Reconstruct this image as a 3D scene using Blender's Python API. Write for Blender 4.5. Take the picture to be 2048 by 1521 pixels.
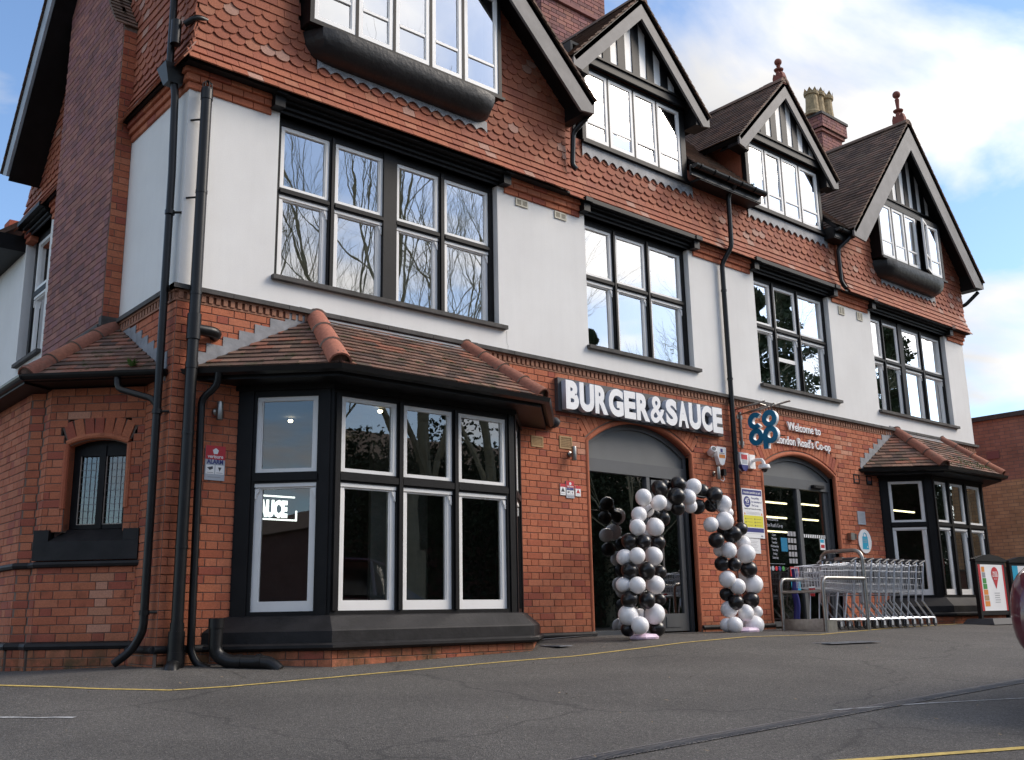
import bpy, math, random
from mathutils import Matrix, Vector
from math import sin, cos, pi, radians, sqrt, atan2
R = random.Random(7)
for o in list(bpy.data.objects): bpy.data.objects.remove(o)
scene = bpy.context.scene
COL = scene.collection
# ------------------------------------------------------------------ camera
CAM = Vector((-3.4305, -8.64, 0.3598))
yaw, pit, rol = radians(40.855), radians(13.245), radians(-1.081)
fw = Vector((sin(yaw)*cos(pit), cos(yaw)*cos(pit), sin(pit)))
rt = Vector((cos(yaw), -sin(yaw), 0)); up = rt.cross(fw)
r_ = rt*cos(rol)+up*sin(rol); u_ = -rt*sin(rol)+up*cos(rol)
cam = bpy.data.objects.new('camera', bpy.data.cameras.new('camera')); COL.objects.link(cam)
m = Matrix.Identity(4)
for i in range(3):
    m[i][0] = r_[i]; m[i][1] = u_[i]; m[i][2] = -fw[i]; m[i][3] = CAM[i]
cam.matrix_world = m
cam.data.sensor_width = 36; cam.data.lens = 2009.57/2048*36
cam.data.clip_start = .05; cam.data.clip_end = 3000
scene.camera = cam
# ------------------------------------------------------------------ light
SUN = Vector((.66, -.45, .60)).normalized()
elev = math.asin(SUN.z); azi = atan2(SUN.x, SUN.y)
world = bpy.data.worlds.new('World'); scene.world = world; world.use_nodes = True
def build_world():
    nt = world.node_tree; N = nt.nodes; L = nt.links; N.clear()
    out = N.new('ShaderNodeOutputWorld'); bg = N.new('ShaderNodeBackground'); L.new(bg.outputs[0], out.inputs[0])
    sky = N.new('ShaderNodeTexSky'); sky.sky_type = 'NISHITA'; sky.sun_disc = False
    sky.sun_elevation = elev; sky.sun_rotation = azi; sky.air_density = 1.1; sky.dust_density = .6; sky.ozone_density = 1.6
    tc = N.new('ShaderNodeTexCoord')
    sep = N.new('ShaderNodeSeparateXYZ'); L.new(tc.outputs['Generated'], sep.inputs[0])
    zz = N.new('ShaderNodeMath'); zz.operation = 'ADD'; zz.inputs[1].default_value = .22; 
    mx = N.new('ShaderNodeMath'); mx.operation = 'MAXIMUM'; mx.inputs[1].default_value = 0.0; L.new(sep.outputs[2], mx.inputs[0]); L.new(mx.outputs[0], zz.inputs[0])
    dv = N.new('ShaderNodeVectorMath'); dv.operation = 'SCALE'
    inv = N.new('ShaderNodeMath'); inv.operation = 'DIVIDE'; inv.inputs[0].default_value = 1; L.new(zz.outputs[0], inv.inputs[1])
    L.new(tc.outputs['Generated'], dv.inputs[0]); L.new(inv.outputs[0], dv.inputs['Scale'])
    mp = N.new('ShaderNodeMapping'); mp.inputs['Location'].default_value = (CLX, CLY, 0); L.new(dv.outputs[0], mp.inputs[0])
    n1 = N.new('ShaderNodeTexNoise'); n1.inputs['Scale'].default_value = 1.7; n1.inputs['Detail'].default_value = 9; n1.inputs['Roughness'].default_value = .52; n1.inputs['Distortion'].default_value = .35
    L.new(mp.outputs[0], n1.inputs['Vector'])
    rmp = N.new('ShaderNodeValToRGB'); rmp.color_ramp.elements[0].position = .46; rmp.color_ramp.elements[1].position = .60
    L.new(n1.outputs[0], rmp.inputs[0])
    n2 = N.new('ShaderNodeTexNoise'); n2.inputs['Scale'].default_value = 2.6; n2.inputs['Detail'].default_value = 6; L.new(mp.outputs[0], n2.inputs['Vector'])
    cr = N.new('ShaderNodeValToRGB'); cr.color_ramp.elements[0].position = .3; cr.color_ramp.elements[1].position = .68
    cr.color_ramp.elements[0].color = (4.4, 4.4, 4.5, 1); cr.color_ramp.elements[1].color = (6.6, 6.45, 6.25, 1); L.new(n2.outputs[0], cr.inputs[0])
    # thin cloud scatters more light near the sun
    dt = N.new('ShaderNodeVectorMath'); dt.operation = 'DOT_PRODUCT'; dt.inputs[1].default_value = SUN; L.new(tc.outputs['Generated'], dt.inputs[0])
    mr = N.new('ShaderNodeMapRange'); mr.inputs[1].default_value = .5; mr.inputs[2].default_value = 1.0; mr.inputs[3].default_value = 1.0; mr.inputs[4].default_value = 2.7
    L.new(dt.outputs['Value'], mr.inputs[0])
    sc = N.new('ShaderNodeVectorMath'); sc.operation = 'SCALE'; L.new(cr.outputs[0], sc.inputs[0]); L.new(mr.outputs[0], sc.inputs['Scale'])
    skb = N.new('ShaderNodeVectorMath'); skb.operation = 'MULTIPLY'; skb.inputs[1].default_value = (1.25, 1.36, 1.5); L.new(sky.outputs[0], skb.inputs[0])
    mix = N.new('ShaderNodeMix'); mix.data_type = 'RGBA'
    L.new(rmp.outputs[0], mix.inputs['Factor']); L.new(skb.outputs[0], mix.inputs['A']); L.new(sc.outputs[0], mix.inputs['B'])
    L.new(mix.outputs['Result'], bg.inputs[0]); bg.inputs[1].default_value = .1
CLX, CLY = 9.2, 8.1
build_world()
sun = bpy.data.objects.new('sun', bpy.data.lights.new('sun', 'SUN')); COL.objects.link(sun)
sun.data.energy = 2.0; sun.data.angle = radians(27); sun.data.color = (1, .88, .74)
sun.rotation_euler = (-SUN).to_track_quat('-Z', 'Y').to_euler()
scene.view_settings.view_transform = 'Standard'; scene.view_settings.look = 'None'
scene.view_settings.exposure = 0.64; scene.view_settings.gamma = 1; scene.view_settings.use_curve_mapping = False
scene.render.engine = 'CYCLES'

# ------------------------------------------------------------------ materials
def nodes(name):
    mt = bpy.data.materials.new(name); mt.use_nodes = True; nt = mt.node_tree
    b = nt.nodes['Principled BSDF']; g = nt.nodes.new('ShaderNodeNewGeometry')
    return mt, nt, nt.nodes, nt.links, b, g
def noise(N, L, vec, scale, detail=4, rough=.55):
    n = N.new('ShaderNodeTexNoise'); n.inputs['Scale'].default_value = scale; n.inputs['Detail'].default_value = detail
    n.inputs['Roughness'].default_value = rough; L.new(vec, n.inputs['Vector']); return n.outputs[0]
def ramp(N, L, fac, stops, interp='LINEAR'):
    r = N.new('ShaderNodeValToRGB'); cr = r.color_ramp; cr.interpolation = interp
    while len(cr.elements) < len(stops): cr.elements.new(.5)
    for e, (p, c) in zip(cr.elements, stops):
        e.position = p; e.color = (c, c, c, 1) if isinstance(c, (int, float)) else (*c, 1)
    L.new(fac, r.inputs[0]); return r.outputs[0]
def mixc(N, L, fac, a, b, mode='MIX'):
    x = N.new('ShaderNodeMix'); x.data_type = 'RGBA'; x.blend_type = mode
    for k, v in (('Factor', fac), ('A', a), ('B', b)):
        if isinstance(v, (int, float)): x.inputs[k].default_value = v
        elif isinstance(v, tuple): x.inputs[k].default_value = (*v, 1)
        else: L.new(v, x.inputs[k])
    return x.outputs['Result']
def bump(N, L, b, h, dist, strength=.6):
    n = N.new('ShaderNodeBump'); n.inputs['Distance'].default_value = dist; n.inputs['Strength'].default_value = strength
    L.new(h, n.inputs['Height']); L.new(n.outputs[0], b.inputs['Normal'])
def simple(name, c, rough=.5, metal=0, var=.15, ns=3, bd=0, bs=60, spec=.5, coat=0):
    mt, nt, N, L, b, g = nodes(name)
    b.inputs['Roughness'].default_value = rough; b.inputs['Metallic'].default_value = metal
    b.inputs['Specular IOR Level'].default_value = spec; b.inputs['Coat Weight'].default_value = coat
    P = g.outputs['Position']
    if var:
        nz = noise(N, L, P, ns, 6)
        L.new(ramp(N, L, nz, [(.3, tuple(x*(1-var) for x in c)), (.7, tuple(min(1, x*(1+var)) for x in c))]), b.inputs['Base Color'])
    else: b.inputs['Base Color'].default_value = (*c, 1)
    if bd: bump(N, L, b, noise(N, L, P, bs, 4), bd)
    return mt
def piece_mat(name, cols, rough=.85, grain=90, stain=None, moss=0, bd=.002, dirt=.5, damp=False):
    """per-piece colour from the piece's own random number, grain and weathering on top"""
    mt, nt, N, L, b, g = nodes(name); P = g.outputs['Position']
    at = N.new('ShaderNodeAttribute'); at.attribute_name = 'rnd'
    oi = N.new('ShaderNodeObjectInfo'); ad = N.new('ShaderNodeMath'); ad.operation = 'ADD'
    L.new(at.outputs['Fac'], ad.inputs[0]); L.new(oi.outputs['Random'], ad.inputs[1])
    fr = N.new('ShaderNodeMath'); fr.operation = 'FRACT'; L.new(ad.outputs[0], fr.inputs[0])
    n = len(cols); c = ramp(N, L, fr.outputs[0], [((i+.0)/n, cc) for i, cc in enumerate(cols)], 'CONSTANT')
    sm = N.new('ShaderNodeValToRGB'); 
    g1 = noise(N, L, P, grain, 5, .7)
    c = mixc(N, L, .75, c, ramp(N, L, g1, [(.25, .55), (.75, 1.3)]), 'MULTIPLY')
    g2 = noise(N, L, P, 1.1, 6, .6)
    c = mixc(N, L, dirt, c, ramp(N, L, g2, [(.3, .62), (.6, 1.15)]), 'MULTIPLY')
    if stain: c = mixc(N, L, ramp(N, L, noise(N, L, P, 7, 5, .7), [(.56, 0.), (.72, .6)]), c, stain)
    if damp:
        sx = N.new('ShaderNodeSeparateXYZ'); L.new(P, sx.inputs[0]); mr = N.new('ShaderNodeMapRange'); mr.inputs[1].default_value = .38; mr.inputs[2].default_value = -.05; L.new(sx.outputs[2], mr.inputs[0])
        dn = N.new('ShaderNodeMath'); dn.operation = 'MULTIPLY'; L.new(mr.outputs[0], dn.inputs[0]); L.new(ramp(N, L, noise(N, L, P, 4, 6, .7), [(.38, 0.), (.62, 1.)]), dn.inputs[1])
        c = mixc(N, L, dn.outputs[0], c, (.055, .055, .025))
    if moss:
        mz = noise(N, L, P, 9, 6, .7)
        c = mixc(N, L, ramp(N, L, mz, [(.66-moss, 0.), (.74-moss, .85)]), c, (.035, .05, .012))
    L.new(c, b.inputs['Base Color']); b.inputs['Roughness'].default_value = rough; b.inputs['Specular IOR Level'].default_value = .3
    bump(N, L, b, noise(N, L, P, grain*.7, 5, .7), bd, .7)
    return mt
M = {}
M['brick'] = piece_mat('red_brick', [(.47, .150, .078), (.44, .135, .070), (.49, .165, .085), (.41, .12, .064), (.46, .145, .075), (.50, .175, .095), (.36, .098, .062), (.47, .155, .08)], bd=.0025, stain=(.2, .07, .04), damp=True)
M['palebrick'] = piece_mat('repaired_pale_brick', [(.50, .22, .13), (.47, .19, .11), (.54, .26, .17)], bd=.0025, dirt=.3)
M['chimney_brick'] = piece_mat('chimney_brick', [(.31, .135, .12), (.26, .12, .11), (.35, .16, .13), (.21, .10, .095), (.30, .14, .11), (.28, .13, .13)], bd=.003, moss=-.02)
M['wall_tile'] = piece_mat('clay_wall_tile', [(.37, .125, .07), (.34, .11, .062), (.40, .14, .078), (.31, .10, .06), (.36, .125, .072), (.40, .16, .095), (.33, .11, .068), (.38, .125, .068), (.35, .115, .066), (.36, .12, .068), (.32, .105, .064), (.36, .12, .066), (.38, .13, .072), (.35, .11, .064), (.34, .12, .07), (.37, .12, .07), (.44, .25, .19)], grain=60, bd=.002, rough=.75, dirt=.4)
M['roof_tile'] = piece_mat('mossy_roof_tile', [(.20, .11, .08), (.14, .082, .062), (.26, .15, .11), (.09, .06, .05), (.17, .10, .08), (.28, .12, .08), (.12, .08, .06)], grain=50, bd=.003, moss=.10, stain=(.1, .085, .06))
M['dark_tile'] = piece_mat('dark_roof_tile', [(.20, .13, .095), (.165, .11, .082), (.24, .15, .11), (.135, .092, .072), (.19, .135, .10)], grain=50, bd=.003, moss=-.0)
M['hip'] = piece_mat('clay_hip_tile', [(.30, .12, .08), (.33, .13, .08), (.27, .11, .075)], grain=30, bd=.002, stain=(.16, .13, .1), moss=-.04)
M['newhip'] = piece_mat('new_clay_hip_tile', [(.42, .165, .11), (.40, .155, .105)], grain=30, bd=.001, dirt=.2)
M['mortar'] = simple('grey_mortar', (.17, .13, .105), .95, var=.25, ns=6, bd=.002, bs=150)
M['palemortar'] = simple('pale_mortar', (.42, .36, .30), .95, var=.2, ns=20, bd=.002, bs=90)
def render_mat():
    mt, nt, N, L, b, g = nodes('white_render'); P = g.outputs['Position']
    c = ramp(N, L, noise(N, L, P, .9, 7, .6), [(.3, (.74, .725, .70)), (.65, (.82, .81, .785))])
    mp = N.new('ShaderNodeMapping'); mp.inputs['Scale'].default_value = (9, 9, .7); L.new(P, mp.inputs[0])
    c = mixc(N, L, .2, c, ramp(N, L, noise(N, L, mp.outputs[0], 1.2, 5, .6), [(.25, .84), (.55, 1.0)]), 'MULTIPLY')
    c = mixc(N, L, .5, c, ramp(N, L, noise(N, L, P, 90, 3, .7), [(.25, .9), (.6, 1.02)]), 'MULTIPLY')
    L.new(c, b.inputs['Base Color']); b.inputs['Roughness'].default_value = .9; b.inputs['Specular IOR Level'].default_value = .25
    bump(N, L, b, noise(N, L, P, 130, 4, .7), .003, .6); return mt
M['render'] = render_mat()
M['black'] = simple('black_gloss_paint', (.0075, .007, .0075), .5, var=.35, ns=5, bd=.0015, bs=35, spec=.22)
M['blackrender'] = simple('black_painted_render', (.012, .011, .012), .42, var=.3, ns=4, bd=.012, bs=12, spec=.4)
M['barge'] = simple('grey_painted_bargeboard', (.15, .142, .14), .6, var=.25, ns=4, bd=.002, bs=20)
M['blackstone'] = simple('black_painted_stone', (.014, .013, .014), .6, var=.4, ns=6, bd=.004, bs=25, spec=.3)
M['pipe'] = simple('black_pipe', (.008, .008, .0085), .36, var=.3, ns=8, spec=.35)
M['white'] = simple('white_frame_paint', (.83, .82, .80), .45, var=.03, ns=5)
M['whiteplastic'] = simple('white_plastic', (.86, .86, .86), .35, var=.03)
M['stone'] = simple('dark_string_course', (.075, .07, .066), .85, var=.3, ns=9, bd=.004, bs=50)
M['lead'] = simple('lead_flashing', (.23, .235, .25), .6, var=.25, ns=9, bd=.003, bs=30)
M['dentil'] = simple('terracotta_dentil', (.30, .14, .085), .85, var=.25, ns=14, bd=.002)
M['dgrey'] = simple('dark_grey_door_frame', (.085, .09, .095), .5, var=.08)
M['greypanel'] = simple('grey_door_panel', (.13, .135, .135), .55, var=.08)
M['terra'] = simple('terracotta_finial', (.22, .065, .045), .8, var=.25, ns=14)
M['pot'] = simple('buff_chimney_pot', (.34, .26, .15), .9, var=.35, ns=12, bd=.004)
M['buff'] = simple('buff_air_brick', (.40, .26, .13), .85, var=.15)
M['steel'] = simple('brushed_steel', (.34, .33, .31), .38, metal=1, var=.15, ns=20)
M['zinc'] = simple('zinc_plated_wire', (.58, .61, .66), .33, metal=.7, var=.08)
M['bluehandle'] = simple('grey_handle_plastic', (.08, .08, .085), .5, var=.1)
M['rubber'] = simple('grey_rubber', (.045, .045, .048), .7, var=.1)
M['red'] = simple('red_print', (.52, .02, .03), .45, var=.04)
M['navy'] = simple('navy_print', (.03, .035, .20), .45, var=.04)
M['yellow'] = simple('yellow_print', (.75, .68, .05), .45, var=.04)
M['teal'] = simple('teal_sign_face', (.0, .17, .33), .4, var=.04)
M['cyan'] = simple('cyan_print', (.03, .40, .60), .4, var=.04)
M['orange'] = simple('orange_print', (.75, .26, .04), .4, var=.04)
M['green'] = simple('green_print', (.05, .28, .05), .5, var=.1)
M['ink'] = simple('dark_print', (.05, .05, .06), .5, var=0)
M['greyink'] = simple('grey_print', (.3, .3, .32), .5, var=0)
M['silver'] = simple('silver_print', (.42, .45, .5), .4, var=.05)
M['letterside'] = simple('white_letter_side', (.50, .54, .62), .4, var=.04)
M['signboard'] = simple('charcoal_sign_tray', (.055, .055, .06), .55, var=.1)
M['ypaint'] = simple('worn_yellow_line', (.50, .36, .10), .8, var=.35, ns=25)
M['wpaint'] = simple('worn_white_line', (.36, .36, .36), .8, var=.4, ns=30)
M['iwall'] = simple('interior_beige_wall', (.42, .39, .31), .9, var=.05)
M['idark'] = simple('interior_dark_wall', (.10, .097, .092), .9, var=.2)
M['curtain'] = simple('pale_curtain', (.55, .54, .48), .9, var=.1)
M['wood'] = simple('pale_wood', (.45, .33, .2), .6)
def balloon_mat(name, c, rough):
    mt, nt, N, L, b, g = nodes(name); b.inputs['Base Color'].default_value = (*c, 1); b.inputs['Roughness'].default_value = rough
    b.inputs['Specular IOR Level'].default_value = .5
    return mt
M['bw'] = balloon_mat('white_latex', (.86, .85, .86), .30); M['bk'] = balloon_mat('black_latex', (.010, .009, .010), .28)
M['foil'] = simple('pink_foil_weight', (.70, .55, .68), .3, var=.1)
def car_mat(name, c):
    mt = simple(name, c, .28, var=.03, coat=1); return mt
M['maroon'] = car_mat('maroon_car_paint', (.09, .008, .02)); M['redcar'] = car_mat('dark_red_car_paint', (.20, .015, .02)); M['silvercar'] = car_mat('silver_car_paint', (.40, .41, .43)); M['bluecar'] = car_mat('blue_car_paint', (.03, .12, .22))
M['carglass'] = simple('dark_car_glass', (.01, .012, .014), .06, var=0, coat=1)
def emis(name, c, s):
    mt = bpy.data.materials.new(name); mt.use_nodes = True; b = mt.node_tree.nodes['Principled BSDF']
    b.inputs['Base Color'].default_value = (*c, 1); b.inputs['Emission Color'].default_value = (*c, 1); b.inputs['Emission Strength'].default_value = s; return mt
M['cream'] = simple('cream_vent', (.52, .48, .38), .6, var=.08)
M['lamp'] = emis('warm_strip_lamp', (1, .86, .5), 2.2); M['neon'] = emis('white_lit_letters', (.95, 1, .95), 1.3); M['glow'] = emis('ceiling_lamp', (1, .85, .6), 8)
M['greenlamp'] = emis('green_lamp', (.1, 1, .4), 1.5)
def glass_mat(name, tint=(.9, .95, .93), gain=1.7, wav=.0012, wsc=1.6):
    mt = bpy.data.materials.new(name); mt.use_nodes = True; nt = mt.node_tree; N = nt.nodes; L = nt.links; N.clear()
    out = N.new('ShaderNodeOutputMaterial'); mix = N.new('ShaderNodeMixShader'); tr = N.new('ShaderNodeBsdfTransparent'); gl = N.new('ShaderNodeBsdfGlossy')
    tr.inputs[0].default_value = (*tint, 1); gl.inputs['Roughness'].default_value = 0.0; gl.inputs[0].default_value = (1, 1, 1, 1)
    fr = N.new('ShaderNodeFresnel'); fr.inputs['IOR'].default_value = 1.52
    mu = N.new('ShaderNodeMath'); mu.operation = 'MULTIPLY'; mu.inputs[1].default_value = gain; mu.use_clamp = True
    L.new(fr.outputs[0], mu.inputs[0]); L.new(mu.outputs[0], mix.inputs[0]); L.new(tr.outputs[0], mix.inputs[1]); L.new(gl.outputs[0], mix.inputs[2]); L.new(mix.outputs[0], out.inputs[0])
    g = N.new('ShaderNodeNewGeometry'); bp = N.new('ShaderNodeBump'); bp.inputs['Distance'].default_value = wav; bp.inputs['Strength'].default_value = 1
    nz = noise(N, L, g.outputs['Position'], wsc, 2, .4); L.new(nz, bp.inputs['Height']); L.new(bp.outputs[0], gl.inputs['Normal'])
    return mt
M['glass'] = glass_mat('window_glass', gain=8.0, wav=.0007, wsc=2.4)
M['doorglass'] = glass_mat('door_glass', gain=5.0, wav=.0006)
M['shopglass'] = glass_mat('shop_glass', gain=3.0, wav=.0007)
def asphalt():
    mt, nt, N, L, b, g = nodes('asphalt'); P = g.outputs['Position']
    v = N.new('ShaderNodeTexVoronoi'); v.inputs['Scale'].default_value = 140; L.new(P, v.inputs['Vector'])
    sp = ramp(N, L, v.outputs['Color'], [(.0, .42), (.6, .95), (.9, 1.7), (1., 3.2)])
    big = ramp(N, L, noise(N, L, P, .5, 7, .6), [(.3, (.092, .084, .076)), (.7, (.126, .116, .104))])
    c = mixc(N, L, 1., big, sp, 'MULTIPLY')
    c = mixc(N, L, .6, c, ramp(N, L, noise(N, L, P, 45, 4, .8), [(.3, .6), (.7, 1.35)]), 'MULTIPLY')
    c = mixc(N, L, ramp(N, L, noise(N, L, P, 2.3, 7, .7), [(.62, 0.), (.75, .4)]), c, (.04, .038, .036))
    v2 = N.new('ShaderNodeTexVoronoi'); v2.inputs['Scale'].default_value = 3.2; v2.inputs['Randomness'].default_value = 1; L.new(P, v2.inputs['Vector'])
    c = mixc(N, L, ramp(N, L, v2.outputs['Distance'], [(.0, .55), (.035, .45), (.05, 0.)]), c, (.045, .043, .04))
    vc = N.new('ShaderNodeTexVoronoi'); vc.feature = 'DISTANCE_TO_EDGE'; vc.inputs['Scale'].default_value = .33; wn = N.new('ShaderNodeTexNoise'); wn.inputs['Scale'].default_value = 2.5; wn.inputs['Detail'].default_value = 5; L.new(P, wn.inputs['Vector'])
    wv = N.new('ShaderNodeVectorMath'); wv.operation = 'MULTIPLY_ADD'; wv.inputs[1].default_value = (.5, .5, .0); L.new(wn.outputs['Color'], wv.inputs[0]); L.new(P, wv.inputs[2]); L.new(wv.outputs[0], vc.inputs['Vector'])
    c = mixc(N, L, ramp(N, L, vc.outputs['Distance'], [(.0, .55), (.004, .3), (.008, 0.)]), c, (.03, .028, .026))
    c = mixc(N, L, .7, c, ramp(N, L, noise(N, L, P, 1.1, 3, .5), [(.35, .82), (.5, 1.0), (.65, 1.12)]), 'MULTIPLY')
    L.new(c, b.inputs['Base Color']); b.inputs['Roughness'].default_value = .75; b.inputs['Specular IOR Level'].default_value = .35
    ad = N.new('ShaderNodeMath'); L.new(noise(N, L, P, 60, 5, .8), ad.inputs[0]); L.new(v.outputs['Distance'], ad.inputs[1])
    bump(N, L, b, ad.outputs[0], .006, .8); return mt
M['asphalt'] = asphalt()
def far_brick(name, c1, c2, mo, vec='YZ'):
    mt, nt, N, L, b, g = nodes(name)
    sp = N.new('ShaderNodeSeparateXYZ'); cb = N.new('ShaderNodeCombineXYZ'); L.new(g.outputs['Position'], sp.inputs[0])
    L.new(sp.outputs[1 if vec == 'YZ' else 0], cb.inputs[0]); L.new(sp.outputs[2], cb.inputs[1])
    t = N.new('ShaderNodeTexBrick'); t.inputs['Color1'].default_value = (*c1, 1); t.inputs['Color2'].default_value = (*c2, 1); t.inputs['Mortar'].default_value = (*mo, 1)
    t.inputs['Scale'].default_value = 1; t.inputs['Mortar Size'].default_value = .006; t.inputs['Brick Width'].default_value = .225; t.inputs['Row Height'].default_value = .075; t.inputs['Bias'].default_value = -.1
    L.new(cb.outputs[0], t.inputs['Vector'])
    c = mixc(N, L, .8, t.outputs['Color'], ramp(N, L, noise(N, L, g.outputs['Position'], 2.2, 7, .7), [(.25, .55), (.7, 1.3)]), 'MULTIPLY')
    L.new(c, b.inputs['Base Color']); b.inputs['Roughness'].default_value = .9; bump(N, L, b, t.outputs['Fac'], -.005, .6); return mt
M['farbrick1'] = far_brick('brown_brickwork', (.40, .21, .14), (.31, .16, .115), (.2, .15, .13))
M['farbrick2'] = far_brick('tan_brickwork', (.55, .37, .20), (.43, .27, .14), (.26, .2, .14))
M['farbrick3'] = far_brick('dark_brickwork', (.2, .09, .07), (.15, .07, .06), (.13, .1, .08))

# ------------------------------------------------------------------ geometry helpers
def frame(x, y, z=0, deg=0):
    """u along the wall, d into the wall, z up"""
    a = radians(deg); mm = Matrix.Identity(4)
    mm[0][0], mm[1][0] = cos(a), sin(a); mm[0][1], mm[1][1] = -sin(a), cos(a)
    mm[0][3], mm[1][3], mm[2][3] = x, y, z
    return mm
W = frame(0, 0)
class MB:
    def __init__(s, F=W): s.F = F; s.v = []; s.f = []
    def add(s, vs, fs):
        n = len(s.v); s.v += [tuple(s.F @ Vector(p)) for p in vs]; s.f += [tuple(i+n for i in f) for f in fs]; return s
    def box(s, a0, a1, b0, b1, c0, c1):
        vs = [(x, y, z) for x in (a0, a1) for y in (b0, b1) for z in (c0, c1)]
        return s.add(vs, [(0, 1, 3, 2), (4, 6, 7, 5), (0, 4, 5, 1), (2, 3, 7, 6), (0, 2, 6, 4), (1, 5, 7, 3)])
    def cbox(s, c, h, Mx=None):
        vs = [(x, y, z) for x in (-h[0], h[0]) for y in (-h[1], h[1]) for z in (-h[2], h[2])]
        Mx = Mx or Matrix.Identity(4)
        vs = [tuple((Mx @ Vector(p)) + Vector(c)) for p in vs]
        return s.add(vs, [(0, 1, 3, 2), (4, 6, 7, 5), (0, 4, 5, 1), (2, 3, 7, 6), (0, 2, 6, 4), (1, 5, 7, 3)])
    def prism(s, poly, d0, d1, ax='uz'):
        """poly in (u,z), extruded in d"""
        n = len(poly)
        if ax == 'uz': vs = [(p[0], d0, p[1]) for p in poly]+[(p[0], d1, p[1]) for p in poly]
        elif ax == 'uv': vs = [(p[0], p[1], d0) for p in poly]+[(p[0], p[1], d1) for p in poly]
        else: vs = [(d0, p[0], p[1]) for p in poly]+[(d1, p[0], p[1]) for p in poly]
        ar = sum(poly[i][0]*poly[(i+1) % n][1]-poly[(i+1) % n][0]*poly[i][1] for i in range(n))
        f1 = tuple(range(n)); f2 = tuple(range(2*n-1, n-1, -1)); q = [(i, i+n, (i+1) % n+n, (i+1) % n) for i in range(n)]
        flip = (ar < 0) != (ax == 'uv') 
        fs = [f1, f2]+q
        if flip: fs = [tuple(reversed(f)) for f in fs]
        return s.add(vs, fs)
    def tube(s, pts, r, n=10, cap=True, r1=None, closed=False):
        pts = [Vector(p) for p in pts]; k = len(pts); rings = []
        nrm = None
        for i, p in enumerate(pts):
            if closed: t = (pts[(i+1) % k]-pts[i-1]).normalized()
            else: t = (pts[min(i+1, k-1)]-pts[max(i-1, 0)]).normalized()
            if nrm is None:
                nrm = t.orthogonal().normalized()
                if abs(t.z) < .9: nrm = t.cross(Vector((0, 0, 1))).normalized()
            nrm = (nrm-t*nrm.dot(t)).normalized(); b = t.cross(nrm)
            rr = r if r1 is None else r+(r1-r)*i/(k-1)
            sc = 1
            if 0 < i < k-1:
                c = (pts[i+1]-p).normalized().dot((p-pts[i-1]).normalized()); sc = 1
            rings.append([p+(nrm*cos(2*pi*j/n)+b*sin(2*pi*j/n))*rr*sc for j in range(n)])
        vs = [tuple(q) for rg in rings for q in rg]; fs = []
        for i in range(k if closed else k-1):
            a, c = i*n, ((i+1) % k)*n
            for j in range(n): fs.append((a+j, a+(j+1) % n, c+(j+1) % n, c+j))
        if cap and not closed: fs += [tuple(reversed(range(n))), tuple(range((k-1)*n, k*n))]
        return s.add(vs, fs)
    def lathe(s, prof, c=(0, 0, 0), n=16):
        vs = []; fs = []
        for r, z in prof:
            for j in range(n): vs.append((c[0]+r*cos(2*pi*j/n), c[1]+r*sin(2*pi*j/n), c[2]+z))
        for i in range(len(prof)-1):
            for j in range(n): fs.append((i*n+j, i*n+(j+1) % n, (i+1)*n+(j+1) % n, (i+1)*n+j))
        fs += [tuple(reversed(range(n))), tuple(range((len(prof)-1)*n, len(prof)*n))]
        return s.add(vs, fs)
    def strip(s, a, b):
        """quad strip between two polylines"""
        n = len(a); return s.add(list(a)+list(b), [(i, i+1, n+i+1, n+i) for i in range(n-1)])
    def mesh(s, name, mat, smooth=False):
        me = bpy.data.meshes.new(name); me.from_pydata(s.v, [], s.f); me.materials.append(mat)
        if smooth:
            me.polygons.foreach_set('use_smooth', [True]*len(me.polygons)); me.set_sharp_from_angle(angle=radians(40))
        me.update(); return me
    def build(s, name, mat, parent=None, smooth=False):
        return link(name, s.mesh(name, mat, smooth), parent)
def link(name, me, parent=None, mw=None):
    o = bpy.data.objects.new(name, me); COL.objects.link(o)
    if parent is not None: attach(o, parent)
    if mw is not None: setw(o, mw)
    return o
WM = {}
def wm(o): return WM.get(o.name, Matrix.Identity(4))
def attach(o, p):
    o.parent = p; o.matrix_parent_inverse = wm(p).inverted()
def setw(o, mw):
    o.matrix_basis = mw if o.parent is None else (mw)
    WM[o.name] = mw
def thing(name, label, cat, loc=(0, 0, 0), group=None, rz=0):
    o = bpy.data.objects.new(name, None); COL.objects.link(o); o.empty_display_size = .2
    mw = Matrix.Translation(Vector(loc)) @ Matrix.Rotation(rz, 4, 'Z'); o.matrix_basis = mw; WM[o.name] = mw
    return tag(o, label, cat, group)
def tag(o, label, cat, group=None):
    o['label'] = label; o['category'] = cat
    if group: o['group'] = group
    return o
def struct(o): o['kind'] = 'structure'; return o
def stuff(o): o['kind'] = 'stuff'; return o
def dup(root, mw, label, group):
    """copy a thing with its parts and sub-parts"""
    c = root.copy(); COL.objects.link(c); c.matrix_basis = mw; c['label'] = label; c['group'] = group
    def rec(a, b):
        for ch in a.children:
            d = ch.copy(); COL.objects.link(d); d.parent = b; d.matrix_parent_inverse = ch.matrix_parent_inverse.copy(); rec(ch, d)
    rec(root, c); return c
TXT = {}
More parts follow.
